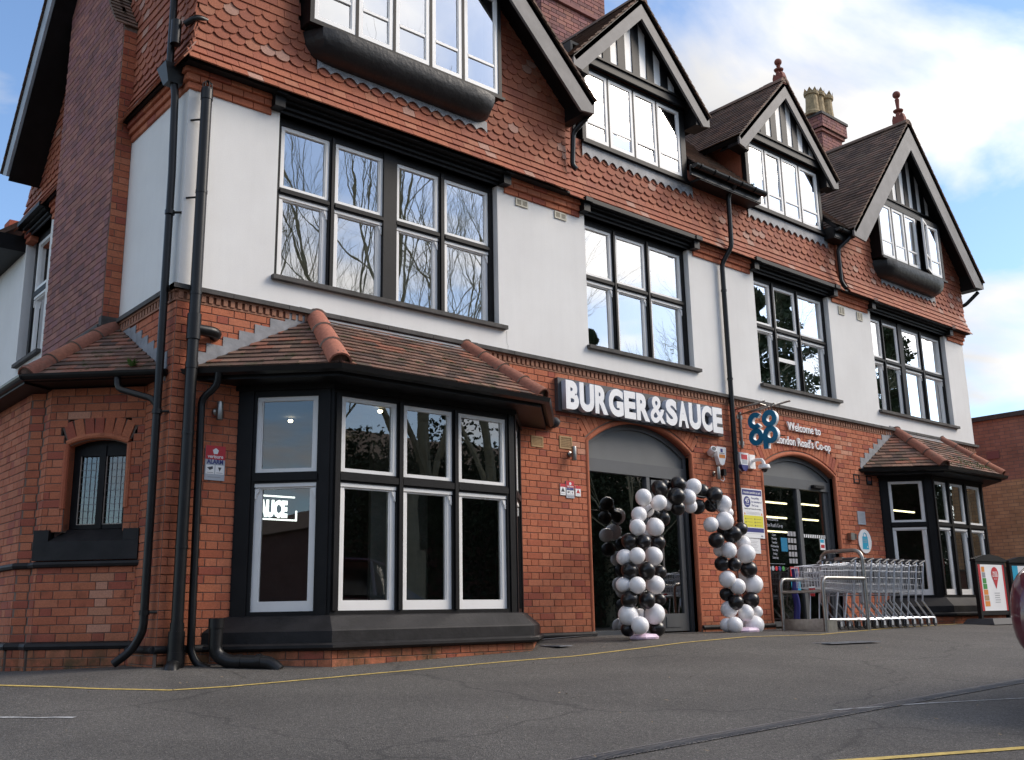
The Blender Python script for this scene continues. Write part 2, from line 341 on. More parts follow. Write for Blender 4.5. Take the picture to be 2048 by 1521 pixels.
def text(parent, s, F, u, z, size, mat, name='lettering', ext=.002, sx=1.0, off=0.0, align='LEFT', d=0, shear=0, spacing=1.0, bev=0):
    key = (s, size, ext, off, align, spacing, mat.name, bev)
    if key not in TXT:
        cu = bpy.data.curves.new('t', 'FONT'); cu.body = s; cu.size = size; cu.extrude = ext; cu.offset = off; cu.align_x = align
        cu.space_character = spacing; cu.resolution_u = 3; cu.bevel_depth = bev; cu.bevel_resolution = 0
        ob = bpy.data.objects.new('t', cu); COL.objects.link(ob); bpy.context.view_layer.update()
        dg = bpy.context.evaluated_depsgraph_get(); me = bpy.data.meshes.new_from_object(ob.evaluated_get(dg)); me.materials.clear(); me.materials.append(mat)
        bpy.data.objects.remove(ob); bpy.data.curves.remove(cu); TXT[key] = me
    me = TXT[key].copy()
    T = F @ Matrix(((sx, 0, 0, u), (0, 0, -1, d), (0, 1, 0, z), (0, 0, 0, 1)))
    me.transform(T); me.name = name
    return link(name, me, parent)

# ------------------------------------------------------------------ pieces (bricks, tiles): the largest in view singly, the rest joined
def tmpl_brick():
    i, k, j = .47, .40, .09
    v = [(-.5, 1, -.5), (.5, 1, -.5), (.5, 1, .5), (-.5, 1, .5), (-.5, j, -.5), (.5, j, -.5), (.5, j, .5), (-.5, j, .5), (-.488, 0, -.455), (.488, 0, -.455), (.488, 0, .455), (-.488, 0, .455)]
    f = [(8, 9, 10, 11), (4, 5, 9, 8), (5, 6, 10, 9), (6, 7, 11, 10), (7, 4, 8, 11), (0, 1, 5, 4), (1, 2, 6, 5), (2, 3, 7, 6), (3, 0, 4, 7)]
    return v, f
def tmpl_tile(kind, w=.162, h=.155, t=.014, b=.024, tp=.004):
    if kind == 'plain': pl = [(-w/2, 0), (w/2, 0), (w/2, h), (-w/2, h)]
    else:
        pl = [(-w/2, .042)]+[(-w/2*cos(a)*.90, .042-.042*sin(a)*1.0) for a in [pi*k/6 for k in range(0, 7)]]+[(w/2, .042), (w/2, h), (-w/2, h)]
    n = len(pl); v = []; 
    for x, z in pl: v.append((x, -(b+(tp-b)*z/h), z))
    for x, z in pl: v.append((x, -(b+(tp-b)*z/h)+t, z))
    f = [tuple(range(n))]+[(i, i+n, (i+1) % n+n, (i+1) % n) for i in range(n-2)] + [(n-1, 2*n-1, n, 0)]
    return v, f
TM = {'brick': tmpl_brick(), 'plain': tmpl_tile('plain'), 'scallop': tmpl_tile('scallop')}
PIECES = []   # (name, template, material key, parent, matrix, weight)
def piece(name, tm, mk, parent, mx, wgt=1): PIECES.append((name, tm, mk, parent, mx, wgt))
def flush_pieces(limit=300):
    import numpy as np
    groups = {}
    for p in PIECES: groups.setdefault((p[3].name, p[0]), []).append(p)
    meshes = {}
    for (pn, name), lst in groups.items():
        parent = lst[0][3]
        def score(p):
            c = p[4].translation; q = c-CAM; dd = q.dot(fw)
            if dd < .5: return 1e9
            x = q.dot(r_)/dd; y = q.dot(u_)/dd
            pen = 0 if abs(x) < .50 and abs(y) < .37 else 100
            return q.length/ p[5] + pen
        lst.sort(key=score)
        for p in lst[:limit]:
            k = (p[1], p[2])
            if k not in meshes:
                v, f = TM[p[1]]; me = bpy.data.meshes.new(name); me.from_pydata(v, [], f); me.materials.append(M[p[2]]); meshes[k] = me
            link(name, meshes[k], parent, p[4])
        rest = {}
        for p in lst[limit:]: rest.setdefault(p[2], []).append(p)
        for mk, l2 in rest.items():
            V = []; Fc = []; RN = []; off = 0
            for p in l2:
                v, f = TM[p[1]]; a = np.c_[np.array(v), np.ones(len(v))] @ np.array(p[4]).T; V.append(a[:, :3]); Fc += [tuple(i+off for i in ff) for ff in f]; off += len(v)
                RN.append(np.full(len(v), R.random()))
            me = bpy.data.meshes.new(name+'_field'); me.from_pydata(np.concatenate(V).tolist(), [], Fc); me.materials.append(M[mk])
            at = me.attributes.new('rnd', 'FLOAT', 'POINT'); at.data.foreach_set('value', np.concatenate(RN).astype('f'))
            o = link(name+'_field', me, parent); stuff(o)
def subtract(ivs, holes):
    for h in holes:
        out = []
        for a, b in ivs:
            if h[1] <= a or h[0] >= b: out.append((a, b)); continue
            if h[0] > a: out.append((a, h[0]))
            if h[1] < b: out.append((h[1], b))
        ivs = out
    return ivs
BH = .075
PALE = lambda F, x, z: False
def brick_wall(parent, F, z0, z1, ivf, mk='brick', pale=None, d=0, proud=.007, L=.225, dep=.05, name='brick', joint=.0065, back=True, bd=.25, ph=0, wob=.0018, backmat='mortar'):
    """Flemish bond in the free intervals ivf(z) of every course"""
    mb = MB(F); n = int(round((z1-z0)/BH)); hh = (z1-z0)/n
    for i in range(n):
        zc = z0+(i+.5)*hh; ivs = ivf(zc)
        for a, b in ivs:
            if back: mb.box(a, b, d, d+bd, z0+i*hh, z0+(i+1)*hh)
            H = .1125; per = L+H; x = math.floor(a/per)*per-(per/2 if i % 2 else 0)+ph; k = 0
            while x < b:
                for w in (L, H):
                    x0, x1 = max(x, a), min(x+w, b)
                    if x1-x0 > .02:
                        sz = (x1-x0-joint, dep, hh-joint)
                        mm = F @ Matrix.Translation(((x0+x1)/2, d-proud+R.uniform(-wob, wob), zc)) @ Matrix.Rotation(R.uniform(-.006, .006), 4, 'Y') @ Matrix.Diagonal((sz[0], sz[1], sz[2], 1))
                        piece(name, 'brick', 'palebrick' if pale and pale((x0+x1)/2, zc) else mk, parent, mm)
                    x += w
    if back and mb.v: mb.build('brick_backing', M[backmat], parent)
def tile_rows(parent, rows, ivf, mk, pattern, name, w=.165, F=W, wgt=1):
    """rows: list of (z, d, tilt); ivf(z)->intervals in u"""
    for i, (z, d, tl) in enumerate(rows):
        kd = pattern(i); 
        for a, b in ivf(z+.05):
            x = math.floor(a/w)*w-(w/2 if i % 2 else 0)
            while x < b:
                x0, x1 = max(x, a), min(x+w, b)
                if x1-x0 > .03:
                    sx = (x1-x0)/w
                    k2 = kd if sx > .9 else 'plain'
                    mm = F @ Matrix.Translation(((x0+x1)/2, d+R.uniform(-.0015, .0015), z+R.uniform(-.002, .002))) @ Matrix.Rotation(tl+R.uniform(-.01, .01), 4, 'X') @ Matrix.Rotation(R.uniform(-.008, .008), 4, 'Y') @ Matrix.Diagonal((sx*R.uniform(.985, 1), 1, 1, 1))
                    piece(name, k2, mk, parent, mm, wgt)
                x += w
def flare_rows(z0, z1, g=.1, amp=.12, h=.45, d0=0):
    rows = []; z = z0
    off = lambda q: d0-amp*max(0, 1-(q-z0)/h)**2
    while z < z1:
        sl = (off(z+.01)-off(z))/.01; tl = -math.atan(sl)
        rows.append((z, off(z), tl)); z += g*cos(tl)
    return rows
PAT = lambda i: 'plain' if (i < 4 or 9 <= i < 13 or 18 <= i < 22) else 'scallop'
def plane_tiles(parent, P, mk, name, w=.165, gauge=.1, ivs=None, tilt=.0, inset=0):
    """P: convex 3D polygon whose first edge is the eave (left to right seen from outside)"""
    P = [Vector(p) for p in P]; u = (P[1]-P[0]).normalized(); nrm = u.cross(P[2]-P[1]).normalized(); t = nrm.cross(u)
    if (P[2]-P[0]).dot(t) < 0: t = -t
    nrm = u.cross(t)
    Q = [((p-P[0]).dot(u), (p-P[0]).dot(t)) for p in P]; H = max(q[1] for q in Q)
    i = 0; z = 0
    while z < H-.02:
        zc = min(z+.05, H-.001); xs = []
        for k in range(len(Q)):
            (x0, y0), (x1, y1) = Q[k], Q[(k+1) % len(Q)]
            if (y0-zc)*(y1-zc) < 0: xs.append(x0+(x1-x0)*(zc-y0)/(y1-y0))
        if len(xs) >= 2:
            a, b = min(xs), max(xs)
            for a2, b2 in ((ivs(a, b, zc)) if ivs else [(a, b)]):
                x = math.floor(a2/w)*w-(w/2 if i % 2 else 0)
                while x < b2:
                    x0, x1 = max(x, a2), min(x+w, b2)
                    if x1-x0 > .025:
                        o = P[0]+u*((x0+x1)/2)+t*(z+R.uniform(-.004, .004)); mm = Matrix.Identity(4)
                        for q in range(3): mm[q][0], mm[q][1], mm[q][2], mm[q][3] = u[q], -nrm[q], t[q], o[q]
                        mm = mm @ Matrix.Rotation(R.uniform(-.02, .02), 4, 'X') @ Matrix.Rotation(R.uniform(-.012, .012), 4, 'Y') @ Matrix.Diagonal(((x1-x0)/w, 1.15, 1, 1))
                        piece(name, 'plain', mk, parent, mm)
                    x += w
        z += gauge; i += 1
    return P
def slab(P, th, F=W):
    """thick polygon, P seen from outside anticlockwise; thickness goes inwards"""
    P = [Vector(p) for p in P]; n = (P[1]-P[0]).cross(P[2]-P[1]).normalized(); k = len(P)
    mb = MB(F); mb.add([tuple(p) for p in P]+[tuple(p-n*th) for p in P], [tuple(range(k)), tuple(range(2*k-1, k-1, -1))]+[(i, i+k, (i+1) % k+k, (i+1) % k) for i in range(k)]); return mb

# ================================================================== ground
def lerp(x, xs, ys):
    if x <= xs[0]: return ys[0]
    for i in range(len(xs)-1):
        if x <= xs[i+1]: return ys[i]+(ys[i+1]-ys[i])*(x-xs[i])/(xs[i+1]-xs[i])
    return ys[-1]
def gz(x, y):
    w = min(1, max(0, (-y-1.6)/2.6)); w = w*w*(3-2*w); pl = -.285+.022*max(-12, min(x, 20))-.05*(min(-y, 14)-5.16)
    return gn(x, y)*(1-w)+pl*w if w > 0 else gn(x, y)
def gn(x, y): return lerp(x, [-3, -1.5, 0, 5, 20], [-.13, -.07, 0, .12, .12])-lerp(x, [-1, 0, 3.5, 6], [.06, .08, .08, 0])*min(1, max(0, -y))-.05*max(0, min(-y, 14)-1.0)
xs = [-200, -60, -20, -8, -4]+[-3+i*.5 for i in range(60)]+[30, 40, 60, 120, 300]
ys = [-300, -80, -40, -25, -18, -15]+[-14+i*.5 for i in range(34)]+[4, 6, 12, 30, 100, 300]
gm = MB(); gm.add([(x, y, gz(x, y)) for y in ys for x in xs], [(j*len(xs)+i, j*len(xs)+i+1, (j+1)*len(xs)+i+1, (j+1)*len(xs)+i) for j in range(len(ys)-1) for i in range(len(xs)-1)])
struct(gm.build('car_park_ground', M['asphalt'], smooth=True))
def ground_line(name, mat, pts, w, dz=.004, rag=0):
    P = []
    for i in range(len(pts)-1):
        a, b = Vector((*pts[i], 0)), Vector((*pts[i+1], 0)); n = max(2, int((b-a).length/.12))
        P += [a.lerp(b, k/n) for k in range(n)]
    P.append(Vector((*pts[-1], 0))); A = []; B = []
    for i, p in enumerate(P):
        t = (P[min(i+1, len(P)-1)]-P[max(i-1, 0)]).normalized(); s = Vector((-t.y, t.x, 0))*w/2
        ra = 1-R.uniform(0, rag); rb = 1-R.uniform(0, rag)
        for L_, q in ((A, p+s*ra), (B, p-s*rb)): L_.append((q.x, q.y, gz(q.x, q.y)+dz))
    mb = MB(); mb.strip(A, B); return struct(mb.build(name, mat))
ground_line('yellow_line', M['ypaint'], [(-1.5, .2), (-1.25, -.22), (-.81, -.87), (-.42, -1.36), (-.01, -1.46), (1.03, -1.46), (2.69, -1.44), (4.48, -1.55), (6.0, -1.60), (7.3, -1.72), (10.19, -1.16), (13.1, -.95), (18, -.9)], .055, rag=.3)
ground_line('yellow_line', M['ypaint'], [(.6, -5.85), (.95, -6.0), (1.78, -6.35), (4, -7.3)], .06, rag=.1)
ground_line('white_line', M['wpaint'], [(-2.6, -.8), (-1.65, -1.82), (-1.33, -2.18)], .07, rag=.8)
ground_line('white_line', M['wpaint'], [(2.2, -5.05), (2.86, -5.26), (3.62, -5.58), (6, -6.4)], .03, rag=.7)
# slotted drain channel across the tarmac
dr = MB(); gr = MB(); x = -3.0
ground_line('drain_channel', M['ink'], [(-3, -5.16), (30, -5.16)], .10, .002)
for yy in (-5.215, -5.105): ground_line('drain_edge', simple('galvanised_drain_edge', (.13, .13, .135), .5, .6), [(-3, yy), (30, yy)], .010, .006)
k = 0
while x < 12: gr.box(x, x+.014, -5.21, -5.11, gz(x, -5.16)-.004, gz(x, -5.16)+.005); x += .03
stuff(gr.build('drain_grating_bars', simple('drain_bar_metal', (.09, .09, .095), .5, .5)))

lv = MB(); rl = random.Random(4)
for k in range(260):
    x = rl.uniform(-3, 14); y = rl.uniform(-7.5, -.3) if rl.random() < .75 else rl.uniform(-1.1, -.75); z = gz(x, y)+.006; a = rl.uniform(0, 6.28); s_ = rl.uniform(.008, .02)
    c_, d_ = cos(a)*s_, sin(a)*s_; lv.add([(x-c_, y-d_, z), (x+d_*.5, y-c_*.5, z+.003), (x+c_, y+d_, z+.006), (x-d_*.5, y+c_*.5, z+.002)], [(0, 1, 2, 3)])
stuff(lv.build('leaf_litter', simple('dry_leaf', (.30, .22, .13), .9, var=.4, ns=3)))
def gully(x, y, w, h, label, rz=0):
    z = gz(x, y)+.004; t = bpy.data.objects.new('drain_grate', None); COL.objects.link(t); t.matrix_basis = Matrix.Translation((x, y, z)); WM[t.name] = t.matrix_basis.copy(); tag(t, label, 'drain')
    Fg = Matrix.Translation((x, y, z)) @ Matrix.Rotation(rz, 4, 'Z'); m_ = MB(Fg); m_.box(-w, w, -h, -h+.015, 0, .008); m_.box(-w, w, h-.015, h, 0, .008); m_.box(-w, -w+.015, -h+.015, h-.015, 0, .008); m_.box(w-.015, w, -h+.015, h-.015, 0, .008); m_.build('frame', M['lead'], t)
    m_ = MB(Fg); n = max(4, int(w/.02))
    for q in range(n): u = -w+.02+(2*w-.04)*q/(n-1); m_.box(u-.005, u+.005, -h+.015, h-.015, .001, .006)
    m_.build('bars', M['lead'], t); m_ = MB(Fg); m_.box(-w+.015, w-.015, -h+.015, h-.015, -.001, .0008); m_.build('opening', M['ink'], t)
gully(3.95, -.72, .09, .16, 'small metal drain grate on the tarmac beside the end of the first bay'); gully(6.4, -2.6, .4, .13, 'dark slotted drain grate in the tarmac in front of the trolley corral', radians(-8))
ground_line('threshold_strip', M['lead'], [(4.2, -.10), (5.25, -.06)], .05, .01)

# ================================================================== main building
bld = thing('main_building', 'long red brick and white rendered Edwardian shop building with tile hung gables and black windows', 'building')
FS = frame(0, 0, 0, -90)          # side wall: u = -y, d = +x
Zt, Zb = 5.375, 3.389
BAY1 = dict(x=.64, b=.65, w=2.20, hx=(1.44, 3.34), ze=2.60, zr=3.32, s=.44, zl=1.59, zu=1.69, zh=2.40, p=(.40, .28, .17, .14), mul=[(.087, .707), (.784, 1.38), (1.457, 2.09)], base=-.3)
BAY2 = dict(x=12.02, b=.61, w=1.83, hx=(12.77, 14.36), ze=2.60, zr=3.34, s=.575, zl=1.665, zu=1.75, zh=2.42, p=(.53, .41, .30, .27), mul=[(.08, .50), (.60, 1.10), (1.20, 1.72)], base=-.1)
def bay_hole(B, z):
    R2 = B['x']+2*B['b']+B['w']
    if z < B['ze']-.05: return (B['x']+.02, R2-.02)
    if z < B['zr']:
        t = (z-B['ze'])/(B['zr']-B['ze']); l = B['x']-.44; r = R2+.44
        t = max(0, t); return (l+(B['hx'][0]-l)*t+.02, r-(r-B['hx'][1])*t-.02)
ARCH = [dict(xc=6.23, hw=.98, zs=2.43, zc=2.76), dict(xc=9.765, hw=.95, zs=2.385, zc=2.655)]
for A in ARCH:
    s = A['zc']-A['zs']; A['R'] = (A['hw']**2+s*s)/(2*s); A['z0'] = A['zc']-A['R']; A['ang'] = math.asin(A['hw']/A['R'])
def arch_hole(A, z, t=.30):
    if z < A['zs']: return (A['xc']-A['hw'], A['xc']+A['hw'])
    dz = z-A['z0']; ro = A['R']+t
    if dz >= ro: return None
    h = sqrt(ro*ro-dz*dz); h = min(h, dz*math.tan(A['ang'])); return (A['xc']-h, A['xc']+h)
def gf_iv(z):
    hs = [h for h in [bay_hole(BAY1, z), bay_hole(BAY2, z), arch_hole(ARCH[0], z), arch_hole(ARCH[1], z)] if h]
    return subtract([(0.0, 15.73)], hs)
brick_wall(bld, W, .165, 3.24, gf_iv, pale=lambda x, z: (10.85 < x < 11.35 and 2.72 < z < 3.12 and (int(x*9)+int(z/.075)) % 2 == 0) or (5.0 < x < 5.2 and 2.3 < z < 2.4))
brick_wall(bld, W, -.285, .165, lambda z: subtract(gf_iv(z), []), d=-.03)
# left flank of the ground floor, in front of and above the small side bay
brick_wall(bld, FS, .165, 3.24, lambda z: [(-.62, 0)] if z < 2.55 else [(-1.5, 0)], ph=.11, d=.0016)
brick_wall(bld, FS, -.285, .165, lambda z: [(-.62, .03)], d=-.03, ph=.11)
# string course and dentils
mb = MB()
for a, b in subtract([(-.055, 15.79)], []):
    x = a
    while x < b: mb.box(x, min(x+.58, b), -.055-R.uniform(0, .003), .05, 3.345, 3.389); x += .585
mb.build('string_course', M['stone'], bld)
mb = MB(FS); x = -1.5
while x < 0.05: mb.box(x, min(x+.58, .055), -.055, .05, 3.345, 3.389); x += .585
mb.build('string_course', M['stone'], bld)
mb = MB(); mb.box(-.012, 15.74, -.012, .1, 3.24, 3.262); mb.box(-.022, 15.75, -.022, .1, 3.325, 3.345); mb.box(0, 15.73, .005, .1, 3.262, 3.325)
x = 0.012
while x < 15.7:
    mb.box(x, x+.042, -.022, .01, 3.262, 3.325); x += .072
stuff(mb.build('dentil_course', M['dentil'], bld))
mb = MB(FS); mb.box(-1.5, 0, -.02, .1, 3.24, 3.262); mb.box(-1.5, 0, -.03, .1, 3.325, 3.345); mb.box(-1.5, 0, .005, .1, 3.262, 3.325); x = -1.5
while x < -.05: mb.box(x, x+.042, -.022, .01, 3.262, 3.325); x += .072
stuff(mb.build('dentil_course', M['dentil'], bld))
# black roll moulding above the base bricks
def roll(F, a, b, z=.14, r=.034, d=-.03):
    MB(F).tube([(a, d, z), (b, d, z)], r, 10).build('plinth_roll', M['blackstone'], bld, True)
roll(W, -.03, .50); roll(W, 4.35, 5.24); roll(FS, -.62, .03); roll(W, 7.22, 8.80, .175, .03)
# arches
for A in ARCH:
    nb = int(2*A['ang']*(A['R']+.18)/.077)
    for i in range(nb):
        th = -A['ang']+(i+.5)*2*A['ang']/nb; rr = A['R']+.19
        mm = Matrix.Translation((A['xc']+rr*sin(th), -.007+R.uniform(-.002, .002), A['z0']+rr*cos(th))) @ Matrix.Rotation(th, 4, 'Y') @ Matrix.Diagonal((.071, .05, .222, 1))
        piece('brick', 'brick', 'brick', bld, mm)
    m2 = MB(); n = 24; pts = [(A['xc']+sin(t)*1, A['z0'], cos(t)) for t in []]
    an = [-A['ang']+2*A['ang']*i/n for i in range(n+1)]
    arc = lambda r, d: [(A['xc']+r*sin(t), d, A['z0']+r*cos(t)) for t in an]
    m2.strip(arc(A['R']+.31, .005), arc(A['R'], .005)); m2.build('arch_mortar', M['mortar'], bld)
    m2 = MB(); m2.strip(arc(A['R']+.01, .0), arc(A['R']+.01, .3)); m2.build('arch_soffit', M['brick'], bld)
    rollpts = [(A['xc']-A['hw']-.02, .012, .12)]+[(A['xc']-A['hw']-.02, .012, .12+(A['zs']-.12)*k/6) for k in range(1, 6)]+arc(A['R']+.03, .012)+[(A['xc']+A['hw']+.02, .012, A['zs']-(A['zs']-.12)*k/6) for k in range(1, 7)]
    MB().tube(rollpts, .035, 10).build('bullnose_moulding', M['brick'], bld, True)
    for sgn in (-1, 1):
        m2 = MB(); x = A['xc']+sgn*A['hw']; m2.box(x-.01 if sgn < 0 else x, x if sgn < 0 else x+.01, 0.02, .3, .1, A['zs']); m2.build('door_reveal', M['brick'], bld)

# ---- white rendered first floor
OP = [(.96, 3.86), (5.335, 7.42), (8.965, 11.01), (12.33, 15.01)]
mb = MB(); mb.box(0, 15.73, 0, .3, Zb, 3.68)
for a, b in subtract([(0, 15.73)], OP): mb.box(a, b, 0, .3, 3.68, 5.44)
mb.build('render_panel', M['render'], bld)
mb = MB(FS); mb.box(-1.5, -.3, 0, .3, Zb, 5.44); mb.build('render_panel', M['render'], bld); mb = MB(FS); mb.box(-4.24, -3.45, 0, .3, Zb, 5.44); mb.box(-5.3, -4.24, 0, .3, Zb-1, 3.68); mb.box(-12, -5.3, 0, .3, 2.2, 5.44); mb.build('render_panel', M['render'], bld)
ck = MB(); pts_ = [(3.97+R.uniform(-.012, .012)+.02*k/8, -.0012, 3.635-.245*k/8) for k in range(9)]; ck.strip([(p[0]-.0015, p[1], p[2]) for p in pts_], [(p[0]+.0015, p[1], p[2]) for p in pts_]); ck.build('hairline_crack', M['stone'], bld)
# corbelled brick courses at the window heads
CO = [(a-.10, b+.10) for a, b in OP]
for i in range(3):
    z = Zt+i*.075
    for a, b in subtract([(0-.02*(i+1), 15.73+.02*(i+1))], CO):
        x = a-(.1 if i % 2 else 0)
        while x < b:
            x0, x1 = max(x, a), min(x+.225, b)
            if x1-x0 > .02: piece('corbel_brick', 'brick', 'brick', bld, Matrix.Translation(((x0+x1)/2, -.022-.024*i, z+.0375)) @ Matrix.Rotation(radians(-4), 4, 'X') @ Matrix.Diagonal((x1-x0-.006, .1, .072, 1)))
            x += .225
    x = -5.3
    while x < 0:
        x1 = min(x+.225, .02*(i+1))
        if not (-3.6 < x < -1.6) and not (-5.3 < x < -4.2) : piece('corbel_brick', 'brick', 'brick', bld, FS @ Matrix.Translation(((x+x1)/2, -.022-.024*i, z+.0375)) @ Matrix.Rotation(radians(-4), 4, 'X') @ Matrix.Diagonal((x1-x-.006, .1, .072, 1)))
        x += .225
MB().box(0, 15.73, .0, .3, 5.44, 5.62).build('wall_head', M['mortar'], bld)
MB(FS).box(-12, 0, .0, .3, 5.44, 5.62).build('wall_head', M['mortar'], bld)

def sash(win, F, a, b, z0, z1, d, st=.045, tr=.045, br=.05, th=.04, horn=False, mat='white', glass='glass', bar=None):
    mb = MB(F); mb.box(a, a+st, d, d+th, z0, z1); mb.box(b-st, b, d, d+th, z0, z1); mb.box(a+st, b-st, d, d+th, z0, z0+br); mb.box(a+st, b-st, d, d+th, z1-tr, z1)
    mb.box(a+st, a+st+.012, d+.008, d+th, z0+br, z1-tr); mb.box(b-st-.012, b-st, d+.008, d+th, z0+br, z1-tr)
    if bar: mb.box(a+st+.012, b-st-.012, d+.004, d+th-.003, bar-.016, bar+.016)
    if horn:
        for x, s in ((a+.006, 1), (b-.006, -1)): mb.prism([(x, z1-tr), (x+s*.04, z1-tr), (x+s*.036, z1-tr-.025), (x+s*.02, z1-tr-.05), (x+s*.012, z1-tr-.085), (x, z1-tr-.09)], d-.018, d)
        mb.box(a, b, d-.02, d, z1-tr*.7, z1)
    mb.build('sash', M[mat], win)
    p = MB(F); sp = [(a+st, b-st, z0+br, z1-tr)] if not bar else [(a+st, b-st, z0+br, bar), (a+st, b-st, bar, z1-tr)]
    for q in sp:
        p = MB(F); e = R.uniform(-.006, .006); e2 = R.uniform(-.005, .005); y = d+th*.55
        p.add([(q[0], y, q[2]), (q[1], y+e, q[2]), (q[1], y+e+e2, q[3]), (q[0], y+e2, q[3])], [(0, 1, 2, 3)]); p.build('pane', M[glass], win)
def first_floor_window(op, lights, centre=None):
    a, b = op; mb = MB(); D0, D1 = .085, .165
    mb.box(a, lights[0][0], D0, D1, 3.68, 5.44); mb.box(lights[-1][1], b, D0, D1, 3.68, 5.44)
    for i in range(len(lights)-1):
        wide = lights[i+1][0]-lights[i][1] > .1
        mb.box(lights[i][1], lights[i+1][0], D0-(.012 if wide else 0), D1, 3.68, 5.44)
        if not wide: mb.box(lights[i][1]+.02, lights[i+1][0]-.02, D0-.018, D0, 3.70, 5.4)
    for l in lights: mb.box(l[0], l[1], D0, D1, 4.60, 4.67); mb.box(l[0], l[1], D0-.018, D0, 4.615, 4.65); mb.box(l[0], l[1], D0, D1, 5.36, 5.44); mb.box(l[0], l[1], D0, D1, 3.68, 3.70)
    win = mb.build('window', M['black'], bld)
    for i, l in enumerate(lights):
        sash(win, W, l[0], l[1], 4.67, 5.36, .10, .04, .04, .035)
        sash(win, W, l[0], l[1], 3.70, 4.60, .12, .055, .05, .045, horn=True)
    MB().box(a-.03, b+.09, -.06, .09, 3.635, 3.68).build('sill', M['stone'], win)
    # moulded black cornice with end blocks
    c = MB(); y = [(-.02, 5.44, 5.475), (-.055, 5.475, 5.50), (-.04, 5.50, 5.525), (-.10, 5.525, 5.555), (-.17, 5.555, 5.61)]
    for d, z0, z1 in y: c.box(a-.005, b+.005, d, .09, z0, z1)
    for x0, x1 in ((a-.12, a-.006), (b+.006, b+.12)): c.box(x0, x1, -.13, .05, 5.44, 5.555); c.box(x0-.01, x1 if x1 < a else x1+.01, -.185, .05, 5.556, 5.612)
    c.build('cornice', M['black'], win)
    # curtains and the side of the room behind
    for l in lights[-1:]:
        cu = MB(); n = 14; A_ = [(l[1]-.28+.26*k/n, .34+.03*sin(k*2.1), 3.6) for k in range(n+1)]; cu.strip(A_, [(p[0], p[1], 5.5) for p in A_]); cu.build('curtain', M['curtain'], win)
first_floor_window(OP[0], [(1.03, 1.605), (1.675, 2.285), (2.46, 3.05), (3.13, 3.79)])
first_floor_window(OP[1], [(5.40, 5.93), (6.0, 6.595), (6.667, 7.35)])
first_floor_window(OP[2], [(9.03, 9.51), (9.59, 10.18), (10.25, 10.94)])
first_floor_window(OP[3], [(12.39, 12.80), (12.87, 13.39), (13.53, 14.165), (14.257, 14.95)])
# half lowered sash rail in the third window
MB().box(9.64, 10.13, .13, .17, 4.16, 4.22).build('sash_rail', M['white'], bld)

# side window on the left flank
mb = MB(FS); a, b = -5.2, -4.24
mb.box(a, a+.08, .09, .17, 3.68, 5.44); mb.box(b-.08, b, .09, .17, 3.68, 5.44); mb.box(a+.08, b-.08, .09, .17, 4.60, 4.67); mb.box(a+.08, b-.08, .09, .17, 5.36, 5.44)
win = mb.build('window', M['black'], bld)
sash(win, FS, a+.08, b-.08, 4.67, 5.36, .10); sash(win, FS, a+.08, b-.08, 3.70, 4.60, .12, .055, .05, .09, horn=True)
MB(FS).box(a-.05, b+.05, -.06, .09, 3.635, 3.68).build('sill', M['stone'], win)
c = MB(FS)
for d, z0, z1 in [(-.02, 5.44, 5.475), (-.055, 5.475, 5.50), (-.10, 5.525, 5.555), (-.17, 5.555, 5.61)]: c.box(a, b, d, .09, z0, z1)
c.build('cornice', M['black'], win)

# ---- tile hanging
def g_line(xc, hw, ze, za):   # intervals under a gable line
    def f(z):
        if z < ze: return (xc-hw, xc+hw)
        if z >= za: return None
        h = hw*(za-z)/(za-ze); return (xc-h, xc+h)
    return f
G1 = dict(xc=2.40, hw=2.70, ze=6.75, za=9.35, y=-.5); G2 = dict(xc=6.37, hw=1.40, ze=7.49, za=8.93, y=-.28); G3 = dict(xc=9.97, hw=1.38, ze=7.52, za=8.95, y=-.21); G4 = dict(xc=13.72, hw=2.36, ze=6.60, za=9.34, y=-.41)
g1l = g_line(2.40, 2.55, 6.85, 9.3); g4l = g_line(13.7, 2.25, 6.65, 9.25)
def h1(z):
    i = g1l(z)
    if not i: return []
    r = [(max(i[0], -.028-.10*max(0, 1-(z-5.57)/.45)**2), min(i[1], 4.93))]
    if z < 5.56+.1: pass
    hs = [(1.10, 3.70)] if z > 6.38 else ([(1.10+(6.38-z)*.7, 3.70-(6.38-z)*.7)] if z > 6.10 else [])
    return subtract(r, hs)
def h4(z):
    i = g4l(z)
    if not i: return []
    hs = [(12.48, 14.76)] if z > 6.38 else ([(12.48+(6.38-z)*.7, 14.76-(6.38-z)*.7)] if z > 6.10 else [])
    if z > 7.66: return []
    return subtract([(max(i[0], 11.35), min(i[1], 15.83))], hs)
def hm(z):
    r = [(4.95, 11.33)]; hs = []
    if z > 6.46: hs += [(5.1, 7.48), (8.88, 11.0)]
    if z > 6.62: hs += [(4.9, 5.15), (7.4, 8.98), (10.9, 11.4)]
    if z > 6.3: hs.append((5.33, 7.46) if z > 6.41 else (99, 99))
    return subtract(r, hs)
tile_rows(bld, flare_rows(5.575, 9.2, amp=.11, d0=-.10), h1, 'wall_tile', PAT, 'wall_tile')
tile_rows(bld, flare_rows(5.565, 6.9, amp=.12, d0=-.015), hm, 'wall_tile', PAT, 'wall_tile')
tile_rows(bld, flare_rows(5.565, 7.7, amp=.12, d0=-.055), h4, 'wall_tile', PAT, 'wall_tile')
def hs_(z):
    zz = 9.6-1.33*0; a, b = -5.45, .11+.11*max(0, 1-(z-5.57)/.45)**2
    if z > 6.0: a = -2.2-(9.5-z)/1.08
    if z > 6.9: b = -2.2+(9.5-z)/1.3*1.1
    if a >= b: return []
    return subtract([(a, b)], [(-3.5, -1.5 if z < 6.8 else -1.75)])
